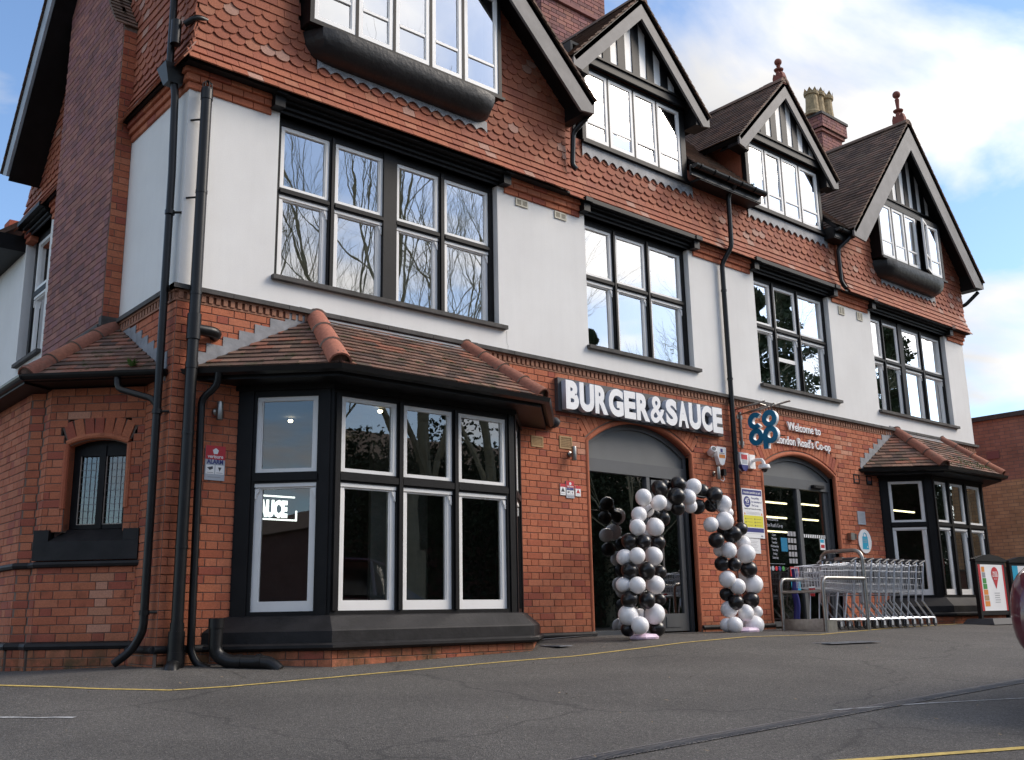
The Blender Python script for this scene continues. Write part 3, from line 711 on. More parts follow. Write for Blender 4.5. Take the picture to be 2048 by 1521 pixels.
tile_rows(bld, flare_rows(5.565, 9.3, amp=.12, d0=-.015), hs_, 'wall_tile', PAT, 'wall_tile', F=FS)
# solid wall behind the tiles
def core(F, z0, z1, ivf, d0, d1, dz=.1, mat='mortar', name='wall_core'):
    mb = MB(F); z = z0
    while z < z1-.001:
        for a, b in ivf(z+dz/2): mb.box(a, b, d0, d1, z, min(z+dz, z1))
        z += dz
    mb.build(name, M[mat], bld)
core(W, 5.60, 9.2, lambda z: [(max(a, .0), b) for a, b in h1(z)], -.085, .3); core(W, 5.60, 6.62, hm, 0, .3); core(W, 5.60, 7.66, h4, -.04, .3)
core(FS, 5.60, 9.3, lambda z: [(max(a, -5.4), min(b, -.02)) for a, b in hs_(z)], 0, .3)
mb = MB(); mb.box(-.09, 4.93, -.17, -.0, 5.575, 5.60); mb.box(4.94, 11.33, -.11, 0, 5.585, 5.60); mb.box(11.34, 15.82, -.15, 0, 5.575, 5.60); mb.build('tile_soffit', M['black'], bld)
MB(FS).box(-5.4, .08, -.11, 0, 5.585, 5.60).build('tile_soffit', M['black'], bld)
# corner edges of the tile hanging
for xx, dd in ((4.935, -.09), (11.345, -.05)): MB().box(xx-.012, xx+.012, dd-.012, .0, 5.62, 6.6).build('tile_edge', M['wall_tile'], bld)

# ---- casement strips
def casements(F, lights, z0, z1, zb, d, a, b, win_name='window', frame_d=.08, openi=None, sillh=.05):
    mb = MB(F); mb.box(a, lights[0][0], d, d+frame_d, z0-sillh, z1+.05); mb.box(lights[-1][1], b, d, d+frame_d, z0-sillh, z1+.05)
    mb.box(lights[0][0], lights[-1][1], d, d+frame_d, z0-sillh, z0); mb.box(lights[0][0], lights[-1][1], d, d+frame_d, z1, z1+.05)
    for i in range(len(lights)-1): mb.box(lights[i][1], lights[i+1][0], d+.006, d+frame_d, z0, z1)
    mb.box(a-.02, b+.02, d-.035, d+.02, z0-sillh-.035, z0-sillh)
    win = mb.build(win_name, M['black'], bld)
    for i, l in enumerate(lights):
        if i == openi:
            F2 = F @ Matrix.Translation((l[1]-.002, d-.005, 0)) @ Matrix.Rotation(radians(16), 4, 'Z')
            sash(win, F2, -(l[1]-l[0]), 0, z0, z1, 0, .045, .045, .055, .035, bar=zb)
        else: sash(win, F, l[0], l[1], z0, z1, d+.01, .045, .045, .055, .035, bar=zb)
    return win
# dormer two and three
casements(W, [(5.375, 5.82), (5.85, 6.33), (6.36, 6.82), (6.85, 7.34)], 6.53, 7.56, 6.79, -.06, 5.31, 7.45)
casements(W, [(8.99, 9.43), (9.46, 9.885), (9.915, 10.375), (10.405, 10.93)], 6.58, 7.60, 6.86, -.06, 8.92, 11.0)
# oriels
def oriel(a, b, lights, z0, z1, zb, d, ztop, openi=None):
    win = casements(W, lights, z0, z1, zb, d, a+.03, b-.03, 'window', .08, openi, .04)
    mb = MB(); mb.box(a+.03, a+.07, d+.081, 0, z0-.04, ztop); mb.box(b-.07, b-.03, d+.081, 0, z0-.04, ztop); mb.box(a+.03, b-.03, d, 0, z1+.051, ztop); mb.build('oriel_cheek', M['black'], win)
    # bulging rendered underside with rounded ends
    c = MB(); rows = []; n = 9; zc = z0-.075
    for j in range(n+1):
        t = j/n; th = t*pi/2; dd = d-.07+ (0)  # profile: out over the top, back to the wall below
        yy = (d-.07)*cos(th)**.62; zz = zc-.30*sin(th)**.9; ins = .0+.24*(1-cos(th))*1.0
        row = []
        for k in range(17):
            s = k/16; x = (a-.0+ins)+(b-a-2*ins)*s
            e = min(s, 1-s)*(b-a)/.30; ee = 1 if e > 1 else sqrt(max(0, 1-(1-e)**2))
            row.append((x, yy*ee+.0*(1-ee), zz+ (1-ee)*.0))
        rows.append(row)
    vs = [p for r in rows for p in r]; m_ = 17; fs = [(i*m_+k, i*m_+k+1, (i+1)*m_+k+1, (i+1)*m_+k) for i in range(n) for k in range(16)]
    c.add(vs, [tuple(reversed(f)) for f in fs]); top = rows[0]; c.add(top+[(p[0], .0, p[2]) for p in top], [(k, k+1, 17+k+1, 17+k) for k in range(16)])
    c.build('oriel_base', M['blackrender'], bld, True)
oriel(1.08, 3.74, [(1.16, 1.66), (1.70, 2.14), (2.18, 2.64), (2.68, 3.11), (3.15, 3.66)], 6.46, 7.75, 6.82, -.30, 7.85)
oriel(12.44, 14.80, [(12.53, 12.96), (13.0, 13.40), (13.44, 13.86), (13.90, 14.28), (14.30, 14.70)], 6.46, 7.46, 6.76, -.27, 7.55, openi=3)
def zig_flash(a, b, z, d, t=.165, h=.05, H=.07):
    mb = MB(); pl = []; x = a
    while x < b-.01:
        x1 = min(x+t, b)
        for k in range(5):
            s = k/4; pl.append((x+(x1-x)*s, z-h*abs(cos(s*pi))**.6 if 0 else z-h*(1-sin(s*pi))))
        x = x1
    top = [(p[0], d, z+H) for p in pl]; bot = [(p[0], d-.006, p[1]) for p in pl]; mb.strip(bot, top); mb.strip([(p[0], d+.006, p[2]) for p in bot], bot); mb.build('lead_flashing', M['lead'], bld)
zig_flash(1.30, 3.62, 6.05, -.128, H=.10); zig_flash(12.70, 14.66, 6.04, -.082, H=.10)
zig_flash(5.30, 7.56, 6.32, -.048, h=.07, H=.12); zig_flash(8.9, 11.1, 6.36, -.048, h=.07, H=.12)

# ---- gables: slopes, bargeboards, half-timbered pediments
def gable(G, yb, foot=.10, wall_x=None, wallz=None, tiles_left=True, bw=.26, drop=0, left_back=None, ridge=True, panel=None, yw=-.06, tie=None, stop=(0, 0)):
    xc, hw, ze, za, y = G['xc'], G['hw'], G['ze'], G['za'], G['y']; th = .07
    sl = (za-ze)/hw; L = sqrt(hw*hw+(za-ze)**2); nx, nz = (za-ze)/L, hw/L
    for s in (-1, 1):
        e = (xc+s*hw, ze); y2 = .1 if (s < 0 and G is G1) else yb
        P = [(e[0], y, e[1]), (e[0], y2, e[1]), (xc, y2, za), (xc, y, za)]
        P = P if s > 0 else [P[1], P[0], P[3], P[2]]
        slab(P, th).build('roof_slope', M['black'], bld)
        off = Vector((s*nx, 0, nz))*.012
        Q = [tuple(Vector(p)+off) for p in P]
        Qf = [(p[0], min(p[1], p[1]) - (.03 if abs(p[1]-y) < .01 else 0), p[2]) for p in Q]
        ivs = None
        if s > 0: ivs = lambda a, b, zc: [(a, min(a+.5, b))]
        plane_tiles(bld, Qf, 'dark_tile', 'roof_tile', ivs=ivs)
        # bargeboard
        ux, uz = -s*hw/L, (za-ze)/L
        o1 = Vector((xc+s*hw, 0, ze))-Vector((s*nx, 0, nz))*.0
        zf = ze-foot; hx = hw-(foot-bw/nz+0.0)/(-sl) if 0 else (za-bw/nz-zf)/sl
        pts = [(e[0], ze-.015), (xc, za-.015), (xc, za-.015-bw/nz), (xc+s*hx, zf), (e[0], zf+.03)]
        MB().prism(pts, y, y+.035).build('bargeboard', M['barge'], bld)
        if not (s < 0 and G is G1):
            xw = wall_x[0 if s < 0 else 1] if wall_x else xc+s*(hw-.1)
            zr_ = lambda x: za-abs(x-xc)*sl-.09
            MB().prism([(e[0], ze-.09), (xw, zr_(xw)), (xw, zf+.005), (e[0], zf+.03)], y+.036, .02).build('boxed_eave', M['black'], bld)
        # soffit between bargeboard and wall
        q0 = Vector((xc+s*(hw-.03), 0, ze-.10)); q1 = Vector((xc, 0, za-.10-.03*sl))
        slab([(q0.x, y+.036, q0.z), (q0.x, .2, q0.z), (q1.x, .2, q1.z), (q1.x, y+.036, q1.z)][::s], .02).build('soffit', M['black'], bld)
    if ridge:
        yy = y-.02; k = 0
        while yy < yb-.1:
            m2 = MB(); n = 6; A_ = [(xc+.12*cos(pi*t/n)*1.0, yy, za-.05+.10*sin(pi*t/n)) for t in range(n+1)]; m2.strip(A_, [(p[0], yy+.44, p[2]) for p in A_]); m2.add(A_, [tuple(range(n+1))]); m2.build('ridge_tile', M['dark_tile'], bld, True); yy += .445
    if panel:
        zp0, zp1, cols, w = panel
        # black boarded back with white panels and proud studs
        inn = lambda x: za-.12-abs(x-xc)*sl
        a, b = xc-(za-.12-zp0)/sl, xc+(za-.12-zp0)/sl
        MB().prism([(a, zp0), (b, zp0), (xc, za-.12)], yw+.02, yw+.12).build('pediment_board', M['black'], bld)
        for x in cols:
            zt = min(inn(x-w/2), inn(x+w/2))-.10; t1 = inn(x-w/2)-.08; t2 = inn(x+w/2)-.08
            if min(t1, t2) > zp0+.03: MB().prism([(x-w/2, zp0+.005), (x+w/2, zp0+.005), (x+w/2, inn(x+w/2)-.08), (x-w/2, inn(x-w/2)-.08)], yw+.008, yw+.019).build('pediment_panel', M['white'], bld)
        xsn = [(cols[i]+cols[i+1])/2 for i in range(len(cols)-1)]
        for x in xsn:
            zt = inn(x)-.04; MB().prism([(x-.076, zp0+.002), (x+.076, zp0+.002), (x+.076, zt-.07*sl if x > xc else zt-.0), (x-.076, zt if x > xc else zt-.07*sl)], yw-.006, yw+.0185).build('stud', M['black'], bld)
        mb = MB(); mb.box(a-.02, b+.02, yw-.02, yw+.019, zp0-zp1, zp0); mb.box(a-.02, b+.02, yw-.045, yw+.0, zp0-.03, zp0+.0015); mb.build('tie_beam', M['black'], bld)
gable(G1, 3.2, .18, (0, 4.93), bw=.30)
gable(G2, 2.6, .16, (5.28, 7.5), bw=.22, panel=(7.75, .14, [5.62, 5.92, 6.22, 6.52, 6.82, 7.12], .15), yw=-.12)
gable(G3, 2.6, .16, (8.88, 11.04), bw=.21, panel=(7.80, .14, [9.22, 9.52, 9.82, 10.12, 10.42, 10.72], .15), yw=-.12)
gable(G4, 3.2, .14, (11.42, 15.8), bw=.36, panel=(7.72, .18, [12.82, 13.12, 13.42, 13.72, 14.02, 14.32, 14.62], .15), yw=-.14)
# dormer bodies
for a, b, z0, z1 in ((5.15, 7.46, 6.46, 7.62), (8.9, 11.01, 6.4, 7.66)):
    mb = MB(); mb.box(a, a+.08, .03, 2.4, z0, z1); mb.box(b-.08, b, .03, 2.4, z0, z1); mb.box(a, b, .0, 2.4, z1+.02, z1+.06)
    mb.build('dormer_cheek', M['idark'] if 0 else M['wall_tile'], bld)
# main roof between the gables
mr = [(4.9, -.30, 6.63), (11.5, -.30, 6.63), (11.5, 2.4, 9.33), (4.9, 2.4, 9.33)]
for xa, xb in ((7.50, 8.88), (11.05, 11.5)): slab([(xa, -.29, 6.618), (xb, -.29, 6.618), (xb, 2.4, 9.31), (xa, 2.4, 9.31)], .06).build('roof_slope', M['black'], bld)
plane_tiles(bld, mr, 'dark_tile', 'roof_tile', ivs=lambda a, b, zc: subtract([(a, b)], [(0, 2.6), (3.98, 6.15)]))
slab([(.3, 2.0, 8.1), (15.9, 2.0, 8.1), (15.9, 3.2, 9.3), (.3, 3.2, 9.3)], .06).build('roof_slope', M['black'], bld)
slab([(15.9, 6, 6.6), (-.1, 6, 6.6), (-.1, 3.2, 9.3), (15.9, 3.2, 9.3)], .06).build('roof_slope', M['black'], bld)
# end wall and back
mb = MB(); mb.box(15.43, 15.73, .301, 8, -.2, 6.6); mb.box(0.301, 15.43, 7.7, 8, -.2, 6.6); mb.box(0.0, .3, 1.5, 12, -.2, 3.2); mb.build('rear_wall', M['brick'], bld)

# gutters
def gutter(F, a, b, z, d, r=.06, fascia=.14):
    mb = MB(F); n = 8; pr = [(d-r+r*cos(pi+pi*k/n)*1, z+r*sin(pi+pi*k/n)) for k in range(n+1)]
    A_ = [(a, p[0], p[1]) for p in pr]; B_ = [(b, p[0], p[1]) for p in pr]; mb.strip(A_, B_)
    A2 = [(a, d-r+(r-.006)*cos(pi+pi*k/n), z+(r-.006)*sin(pi+pi*k/n)) for k in range(n+1)]; mb.strip([(b, p[1], p[2]) for p in A2], A2)
    mb.add(A_, [tuple(range(n+1))]); mb.add(B_, [tuple(reversed(range(n+1)))])
    if fascia: mb.box(a, b, d, d+.03, z-fascia, z+.01)
    x = a+.1
    while x < b: mb.box(x, x+.025, d-2*r-.006, d-.0, z-.003, z+.004); mb.tube([(x, d-r+(r+.006)*cos(pi+pi*k/6), z+(r+.006)*sin(pi+pi*k/6)) for k in range(7)], .008, 5); x += .32
    return mb.build('gutter', M['pipe'], bld)
gutter(W, 7.25, 8.93, 6.60, -.29); MB().box(7.46, 8.9, -.28, .02, 6.44, 6.48).build('soffit', M['black'], bld)
gutter(W, 11.02, 11.45, 6.58, -.25, .05); MB().box(11.0, 11.4, -.24, .02, 6.42, 6.62).build('boxed_eave', M['black'], bld)

# ---- side gable verge and chimney breast
def tri_verge():
    a = Vector((-.45, 5.0, 6.22)); b = Vector((-.45, 2.2, 10.0))
    dirv = (a-b).normalized(); a2 = a+dirv*.06
    n = Vector((0, dirv.z*-1, dirv.y)).normalized()
    if n.z < 0: n = -n
    P = [a2, b, b+Vector((3.4, 0, 0)), a2+Vector((3.4, 0, 0))]
    slab([tuple(p) for p in (P[0], P[1], P[2], P[3])][::-1], .08).build('roof_slope', M['black'], bld)
    Q = [a2+n*.015+Vector((2.0, 0, 0)), a2+n*.015-Vector((.03, 0, 0)), b+n*.015-Vector((.03, 0, 0)), b+n*.015+Vector((2, 0, 0))]
    plane_tiles(bld, Q, 'dark_tile', 'roof_tile', ivs=lambda x0, x1, zc: [(x1-.5, x1)])
    m_ = MB(); n2 = n*-.27
    m_.add([tuple(a2), tuple(b), tuple(b+n2), tuple(a2+n2*.8+dirv*-.05)]+[tuple(Vector(p)+Vector((.035, 0, 0))) for p in (a2, b, b+n2, a2+n2*.8+dirv*-.05)], [(0, 1, 2, 3), (7, 6, 5, 4), (0, 3, 7, 4), (3, 2, 6, 7), (1, 0, 4, 5)])
    m_.build('bargeboard', simple('white_weathered_bargeboard', (.36, .40, .44), .6, var=.2), bld)
    s = [a2+n2*.8, b+n2, b+n2+Vector((.5, 0, 0)), a2+n2*.8+Vector((.5, 0, 0))]
    slab([tuple(p+Vector((.036, 0, 0))) for p in s], .02).build('soffit', M['black'], bld)
tri_verge()
CB = frame(-.17, 0, 0, -90)
def cb_iv(z):
    t = 0 if z < 6.75 else min(1, (z-6.75)/.55)
    return [(-3.5, -1.5-.42*t)]
brick_wall(bld, CB, 3.0, 9.9, lambda z: cb_iv(z), mk='chimney_brick', bd=.6, name='brick')
MB().box(-.165, .0, 1.503, 1.6, 3.39, 6.75).build('brick_backing', M['mortar'], bld)
for i in range(44):
    for x0, x1 in (((0, .17),) if i % 2 else ((0, .058), (.058, .17))): piece('brick', 'brick', 'brick', bld, Matrix.Translation((-.17+(x0+x1)/2, 1.494, 3.43+i*.075)) @ Matrix.Diagonal((x1-x0-.007, .03, .0685, 1)))
for i in range(9):
    z = 6.73+i*.07; y0 = 1.5+.05*i
    for k in range(3): piece('roof_tile', 'plain', 'dark_tile', bld, Matrix.Translation((-.19+.12*k, y0-.02, z)) @ Matrix.Rotation(radians(-38), 4, 'X'))
mb = MB(FS); mb.box(-3.55, -1.5, -.21, .0, 3.26, 3.33); mb.build('lead_flashing', M['stone'], bld)
MB().box(-.20, .0, 1.42, 1.5, 3.30, 3.40).build('lead_flashing', M['stone'], bld)
# rear wing eave beyond the side window
mb = MB(FS); mb.box(-12, -5.35, -.35, .1, 5.28, 5.50); mb.build('boxed_eave', M['black'], bld)
slab([(-.4, 12, 5.5), (-.4, 5.45, 5.5), (1.5, 5.45, 7.0), (1.5, 12, 7.0)], .06).build('roof_slope', M['dark_tile'], bld)

# ---- bays
def off_pts(B, o): 
    x, b, w = B['x'], B['b'], B['w']; q = o*(sqrt(2)-1)
    return [(x-1.4142*o, 0), (x+b-q, -b-o), (x+b+w+q, -b-o), (x+2*b+w+1.4142*o, 0)]
def loft(B, prof, name, mat, smooth=False):
    mb = MB(); rs = [[(p[0], p[1], z) for p in off_pts(B, o)] for o, z in prof]
    for i in range(len(rs)-1): mb.strip(rs[i], rs[i+1])
    return mb.build(name, M[mat], bld, smooth)
def half_tile(parent, a, b, r, mat, name, n=8, up=Vector((0, 0, 1))):
    a, b = Vector(a), Vector(b); t = (b-a).normalized(); s = t.cross(up).normalized(); n_ = s.cross(t)
    m2 = MB(); A_ = []; B_ = []
    for k in range(n+1):
        an = pi*k/n; q = s*cos(an)*r+n_*(sin(an)*r*.95)
        A_.append(tuple(a+q*1.06)); B_.append(tuple(b+q*.95))
    m2.strip(A_, B_); A2 = [tuple(a+(Vector(p)-a)*.84) for p in A_]; m2.strip(A_, A2); m2.strip(A2, [tuple(Vector(p)*1-(Vector(p)-b)*.16) for p in B_])
    m2.add(A_, []); return m2.build(name, M[mat], parent, True)
def bay(B, hip_mats, moss=True, glass='shopglass'):
    x, b, w, s, zl, zu, zh = B['x'], B['b'], B['w'], B['s'], B['zl'], B['zu'], B['zh']; p0, p1, p2, p3 = B['p']
    FL = frame(x, 0, 0, -45); FF = frame(x+b, -b, 0, 0); FR = frame(x+b+w, -b, 0, 45); cl = b*sqrt(2)
    ztop = B['ze']-.06
    for F, ln, lights in ((FL, cl, [(.19 if b > .63 else .16, cl-.15)]), (FF, w, B['mul']), (FR, cl, [(.15, cl-.19)])):
        mb = MB(F); lo = [0]+[v for l in lights for v in l]+[ln]; D = .09
        for i in range(0, len(lo), 2):
            a, c = lo[i], lo[i+1]; mb.box(a, c, 0 if i in (0, len(lo)-2) else .0, D, p0-.01, ztop)
            if c-a < .1: mb.box(a+.018, c-.018, -.022, -.0005, s, zh+.02)
            else: mb.box(a+.03, c-.03, -.014, -.0005, p0, ztop)
        for l in lights: mb.box(l[0], l[1], 0.002, D, zl, zu); mb.box(l[0]-.01, l[1]+.01, -.018, .0015, zl+.02, zu-.02); mb.box(l[0], l[1], .002, D, zh, ztop); mb.box(l[0], l[1], .0, D, p0-.01, s)
        win = mb.build('window', M['black'], bld)
        MB(F).box(-.01, ln+.01, -.03, -.015, zh+.06, ztop).build('fascia_board', M['black'], win)
        for l in lights:
            sash(win, F, l[0], l[1], zu, zh, .015, .042, .04, .035, .04, glass=glass)
            sash(win, F, l[0], l[1], s, zl, .03, .055, .05, .09, .045, horn=True, glass=glass)
    loft(B, [(0, p0+.005), (.04, p0-.005), (.165, p1), (.175, p1-.012), (.175, p2)], 'bay_plinth', 'blackstone')
    loft(B, [(.175, p2), (.20, p2-.004), (.222, p3+.012), (.222, p3-.012), (.20, p3-.03), (.165, p3-.034)], 'plinth_roll', 'blackstone', True)
    o = .15; pts = off_pts(B, o)
    for k, (F_, u0, u1) in enumerate(((frame(pts[0][0], 0, 0, -45), 0, (pts[1][0]-pts[0][0])*sqrt(2)), (frame(pts[1][0], pts[1][1], 0, 0), 0, pts[2][0]-pts[1][0]), (frame(pts[2][0], pts[2][1], 0, 45), 0, (pts[3][0]-pts[2][0])*sqrt(2)))):
        top = p3-.035; nrow = math.ceil((top-B['base'])/BH); brick_wall(bld, F_, top-nrow*BH, top, lambda z: [(u0, u1)], d=.0, bd=.12)
    # eaves
    ze, zr = B['ze'], B['zr']
    loft(B, [(-.02, ze-.09), (.30, ze-.09), (.30, ze-.005)], 'soffit', 'black')
    loft(B, [(.302, ze+.0), (.31, ze-.045), (.35, ze-.062), (.395, ze-.045), (.41, ze+.0), (.404, ze+.0), (.39, ze-.038), (.35, ze-.052), (.32, ze-.038), (.31, ze+0)], 'gutter', 'pipe', True)
    e = off_pts(B, .33); P0, P1, P2, P3 = [Vector((q[0], q[1], ze+.01)) for q in e]
    T0 = Vector((B['hx'][0], 0, zr)); T1 = Vector((B['hx'][1], 0, zr))
    dn = Vector((0, 0, -.02))
    slab([P0+dn, P1+dn, T0+dn], .03).build('roof_slope', M['black'], bld); slab([P1+dn, P2+dn, T1+dn, T0+dn], .03).build('roof_slope', M['black'], bld); slab([P2+dn, P3+dn, T1+dn], .03).build('roof_slope', M['black'], bld)
    plane_tiles(bld, [P0, P1, T0], 'roof_tile', 'bay_roof_tile', gauge=.092); plane_tiles(bld, [P1, P2, T1, T0], 'roof_tile', 'bay_roof_tile', gauge=.092); plane_tiles(bld, [P2, P3, T1], 'roof_tile', 'bay_roof_tile', gauge=.092)
    for (a, t, mt, n) in ((P1, T0, hip_mats[0], 3), (P2, T1, hip_mats[1], 4)):
        dv = (t-a); a2 = a+dv*.01; lift = Vector((0, 0, .0))
        for k in range(n):
            q0 = a2+dv*(k/n)*1.0+lift; q1 = a2+dv*((k+1)/n)+lift
            half_tile(bld, q0, q1, .105, mt, 'hip_tile')
            half_tile(bld, q1-dv.normalized()*.012, q1+dv.normalized()*.004, .113, 'palemortar' if mt == 'newhip' else 'mortar', 'hip_joint')
        m2 = MB(); m2.lathe([(.0, -.02), (.088, 0), (.09, .03), (.0, .04)], (0, 0, 0), 10)
        T = Matrix.Translation(a2+dv.normalized()*.03+Vector((0, 0, .02))) @ dv.to_track_quat('Z', 'Y').to_matrix().to_4x4()
        m2.v = [tuple(T @ Vector(p)) for p in m2.v]; m2.build('hip_mortar', M['roof_tile'], bld, True)
    # top flashing and stepped side flashings
    slab([T0+Vector((-.02, -.11, -.06)), T1+Vector((.02, -.11, -.06)), T1+Vector((.02, -.004, .035)), T0+Vector((-.02, -.004, .035))], .006).build('lead_flashing', M['lead'], bld)
    for A_, T in ((P0, T0), (P3, T1)):
        sg = 1 if A_ is P0 else -1; n = 8; pl = []
        for k in range(n):
            q0 = A_.lerp(T, k/n); q1 = A_.lerp(T, (k+1)/n)
            pl += [(q0.x, q0.z+.10), (q0.x-sg*.055, q0.z+.15+.02)] if 0 else [(q0.x-sg*.03, q0.z+.06+.04), (q0.x-sg*.03, q1.z+.09), (q1.x-sg*.03, q1.z+.085)]
        pl = [(A_.x, A_.z-.02), (A_.x-sg*.05, A_.z+.02)]+pl+[(T.x, T.z)]
        MB().prism(pl, -.014, -.003).build('lead_flashing', M['lead'], bld)
bay(BAY1, ('newhip', 'hip')); bay(BAY2, ('hip', 'hip'))

# ---- small side bay on the left flank
PB = [(.0, .56), (-.655, 1.215), (-.655, 1.40), (-.755, 1.50), (-.755, 4.6)]
FC = frame(-.655, 1.215, 0, -45); CL = .926
def sb_iv(z):
    hs = []
    if 1.21 < z < 1.97: hs.append((.20, .77))
    elif z >= 1.97:
        r = .72; zc = 2.06-r-.0; dz = z-zc; ro = r+.19
        if dz < ro: h = min(sqrt(ro*ro-dz*dz), dz*.47); hs.append((.485-h, .485+h))
    elif z > .95: hs.append((-.02, .95))
    return subtract([(0, CL)], hs)
brick_wall(bld, FC, .21, 2.535, sb_iv, bd=.1, pale=lambda x, z: (.50 < x < .72 and .32 < z < .82) or (.20 < x < .3 and 2.25 < z < 2.32))
for i in range(7):
    th = -.40+(i+.5)*.8/7; rr = .72+.105
    piece('brick', 'brick', 'brick', bld, FC @ Matrix.Translation((.485+rr*sin(th), -.007, 2.06-.72+rr*cos(th))) @ Matrix.Rotation(th, 4, 'Y') @ Matrix.Diagonal((.085, .05, .19, 1)))
an = [-.42+.84*k/14 for k in range(15)]
MB(FC).tube([(.485+.735*sin(t), -.002, 2.06-.72+.735*cos(t)) for t in an], .028, 8).build('bullnose_moulding', M['brick'], bld, True)
for u in (.182, .788): MB(FC).tube([(u, .004, 1.40), (u, .004, 2.0)], .028, 8).build('bullnose_moulding', M['brick'], bld, True)
m2 = MB(FC); m2.strip([(.485+.92*sin(t), .008, 2.06-.72+.92*cos(t)) for t in an], [(.485+.70*sin(t), .008, 2.06-.72+.70*cos(t)) for t in an]); m2.build('arch_mortar', M['mortar'], bld)
m2 = MB(FC); m2.strip([(.485+.71*sin(t), 0, 2.06-.72+.71*cos(t)) for t in an], [(.485+.71*sin(t), .2, 2.06-.72+.71*cos(t)) for t in an]); m2.build('arch_soffit', M['brick'], bld)
for u in (.195, .775): MB(FC).box(u-.005, u+.005, .01, .2, 1.2, 2.05).build('door_reveal', M['brick'], bld)
F2 = frame(-.655, 1.40, 0, -90); brick_wall(bld, F2, .21, 2.535, lambda z: [(0, .185)], bd=.05, ph=.05)
F3 = frame(-.755, 1.50, 0, -45); brick_wall(bld, F3, .21, 2.535, lambda z: [(0, .1414)], bd=.05, L=.1414)
F4 = frame(-.755, 4.6, 0, -90); brick_wall(bld, F4, .21, 2.535, lambda z: [(0, 3.1)], bd=.1)
for F_, a, b in ((FC, 0, CL+.05), (F2, 0, .185), (F3, -.0, .1414), (F4, 0, 3.1)):
    brick_wall(bld, F_, -.30, .15, lambda z: [(a, b)], d=-.04, bd=.05)
    MB(F_).tube([(a-.02, -.03, .175), (b+.02, -.03, .175)], .036, 8).build('plinth_roll', M['blackstone'], bld, True)
    MB(F_).tube([(a-.02, -.02, .895), (b+.02, -.02, .895)], .03, 8).build('string_roll', M['blackstone'], bld, True)
# window with leaded lights over a black stone sill
mb = MB(FC); D = .11
mb.box(.205, .265, D, D+.07, 1.22, 2.0); mb.box(.705, .765, D, D+.07, 1.22, 2.0); mb.box(.455, .515, D-.01, D+.07, 1.22, 2.0); mb.box(.265, .705, D+.001, D+.07, 1.22, 1.26)
mb.prism([(.205, 1.90), (.765, 1.90), (.765, 1.99), (.65, 2.03), (.485, 2.05), (.32, 2.03), (.205, 1.99)], D+.002, D+.06)
win = mb.build('window', M['black'], bld)
for a, b in ((.265, .455), (.515, .705)):
    w2 = MB(FC); w2.box(a, a+.008, D+.01, D+.02, 1.26, 1.9); w2.box(a+.008, b, D+.01, D+.02, 1.26, 1.268); w2.build('worn_edge', M['palemortar'], win)
    p = MB(FC); p.add([(a, D+.035, 1.26), (b, D+.035, 1.26), (b, D+.035, 1.9), (a, D+.035, 1.9)], [(0, 1, 2, 3)]); p.build('pane', M['shopglass'], win)
    ld = MB(FC)
    for k in range(1, 4): ld.box(a+(b-a)*k/4-.002, a+(b-a)*k/4+.002, D+.028, D+.034, 1.26, 1.9)
    for k in range(1, 10): ld.box(a, b, D+.027, D+.033, 1.26+.64*k/10-.002, 1.26+.64*k/10+.002)
    ld.build('leading', M['lead'], win)
MB(FC).box(.2, .77, D+.25, D+.26, 1.2, 2.1).build('room_blind', simple('grey_room_blind', (.10, .10, .10), .9), win)
mb = MB(FC); mb.box(-.04, CL+.02, -.045, .06, .93, 1.10); mb.box(-.04, .10, -.045, .06, 1.101, 1.205); mb.box(.80, CL+.02, -.045, .06, 1.101, 1.205)
mb.add([(.10, -.045, 1.1005), (.80, -.045, 1.1005), (.775, .10, 1.215), (.20, .10, 1.215), (.20, .10, 1.1), (.775, .10, 1.1)], [(0, 1, 2, 3), (0, 3, 4), (1, 5, 2)])
mb.build('stone_sill', M['blackstone'], win)
# its roof
E0 = Vector((.0, .16, 2.60)); E1 = Vector((-.93, 1.10, 2.60)); E2 = Vector((-.93, 4.6, 2.60)); T = Vector((0, 1.50, 3.33)); T2 = Vector((-.17, 4.6, 3.2)); T1 = Vector((-.17, 1.55, 3.25))
plane_tiles(bld, [E1, E0, T], 'roof_tile', 'bay_roof_tile', gauge=.092); slab([E1-Vector((0, 0, .02)), E0-Vector((0, 0, .02)), T-Vector((0, 0, .02))], .03).build('roof_slope', M['black'], bld)
plane_tiles(bld, [E2, E1, T1, T2], 'roof_tile', 'bay_roof_tile', gauge=.092)
dv = T-E1
for k in range(4):
    half_tile(bld, E1+dv*(k/4), E1+dv*((k+1)/4), .098, 'hip', 'hip_tile'); half_tile(bld, E1+dv*((k+1)/4)-dv.normalized()*.01, E1+dv*((k+1)/4)+dv.normalized()*.004, .104, 'mortar', 'hip_joint')
m2 = MB(); m2.lathe([(.0, -.02), (.085, 0), (.09, .03), (.0, .04)], (0, 0, 0), 10); Tm = Matrix.Translation(E1+Vector((0, 0, .02))) @ dv.to_track_quat('Z', 'Y').to_matrix().to_4x4(); m2.v = [tuple(Tm @ Vector(p)) for p in m2.v]; m2.build('hip_mortar', M['roof_tile'], bld, True)
pl = []; n = 8
for k in range(n):
    y0, z0 = .16+1.34*k/n, 2.62+.71*k/n; y1, z1 = .16+1.34*(k+1)/n, 2.62+.71*(k+1)/n
    pl += [(-y0+.04, z0+.04), (-y0+.04, z1+.07), (-y1+.04, z1+.07)]
pl = [(-.16+.02, 2.5), (-.16+.05, 2.64)]+pl+[(-1.5, 3.33)]
MB(FS).prism(pl, -.014, -.003).build('lead_flashing', M['lead'], bld)
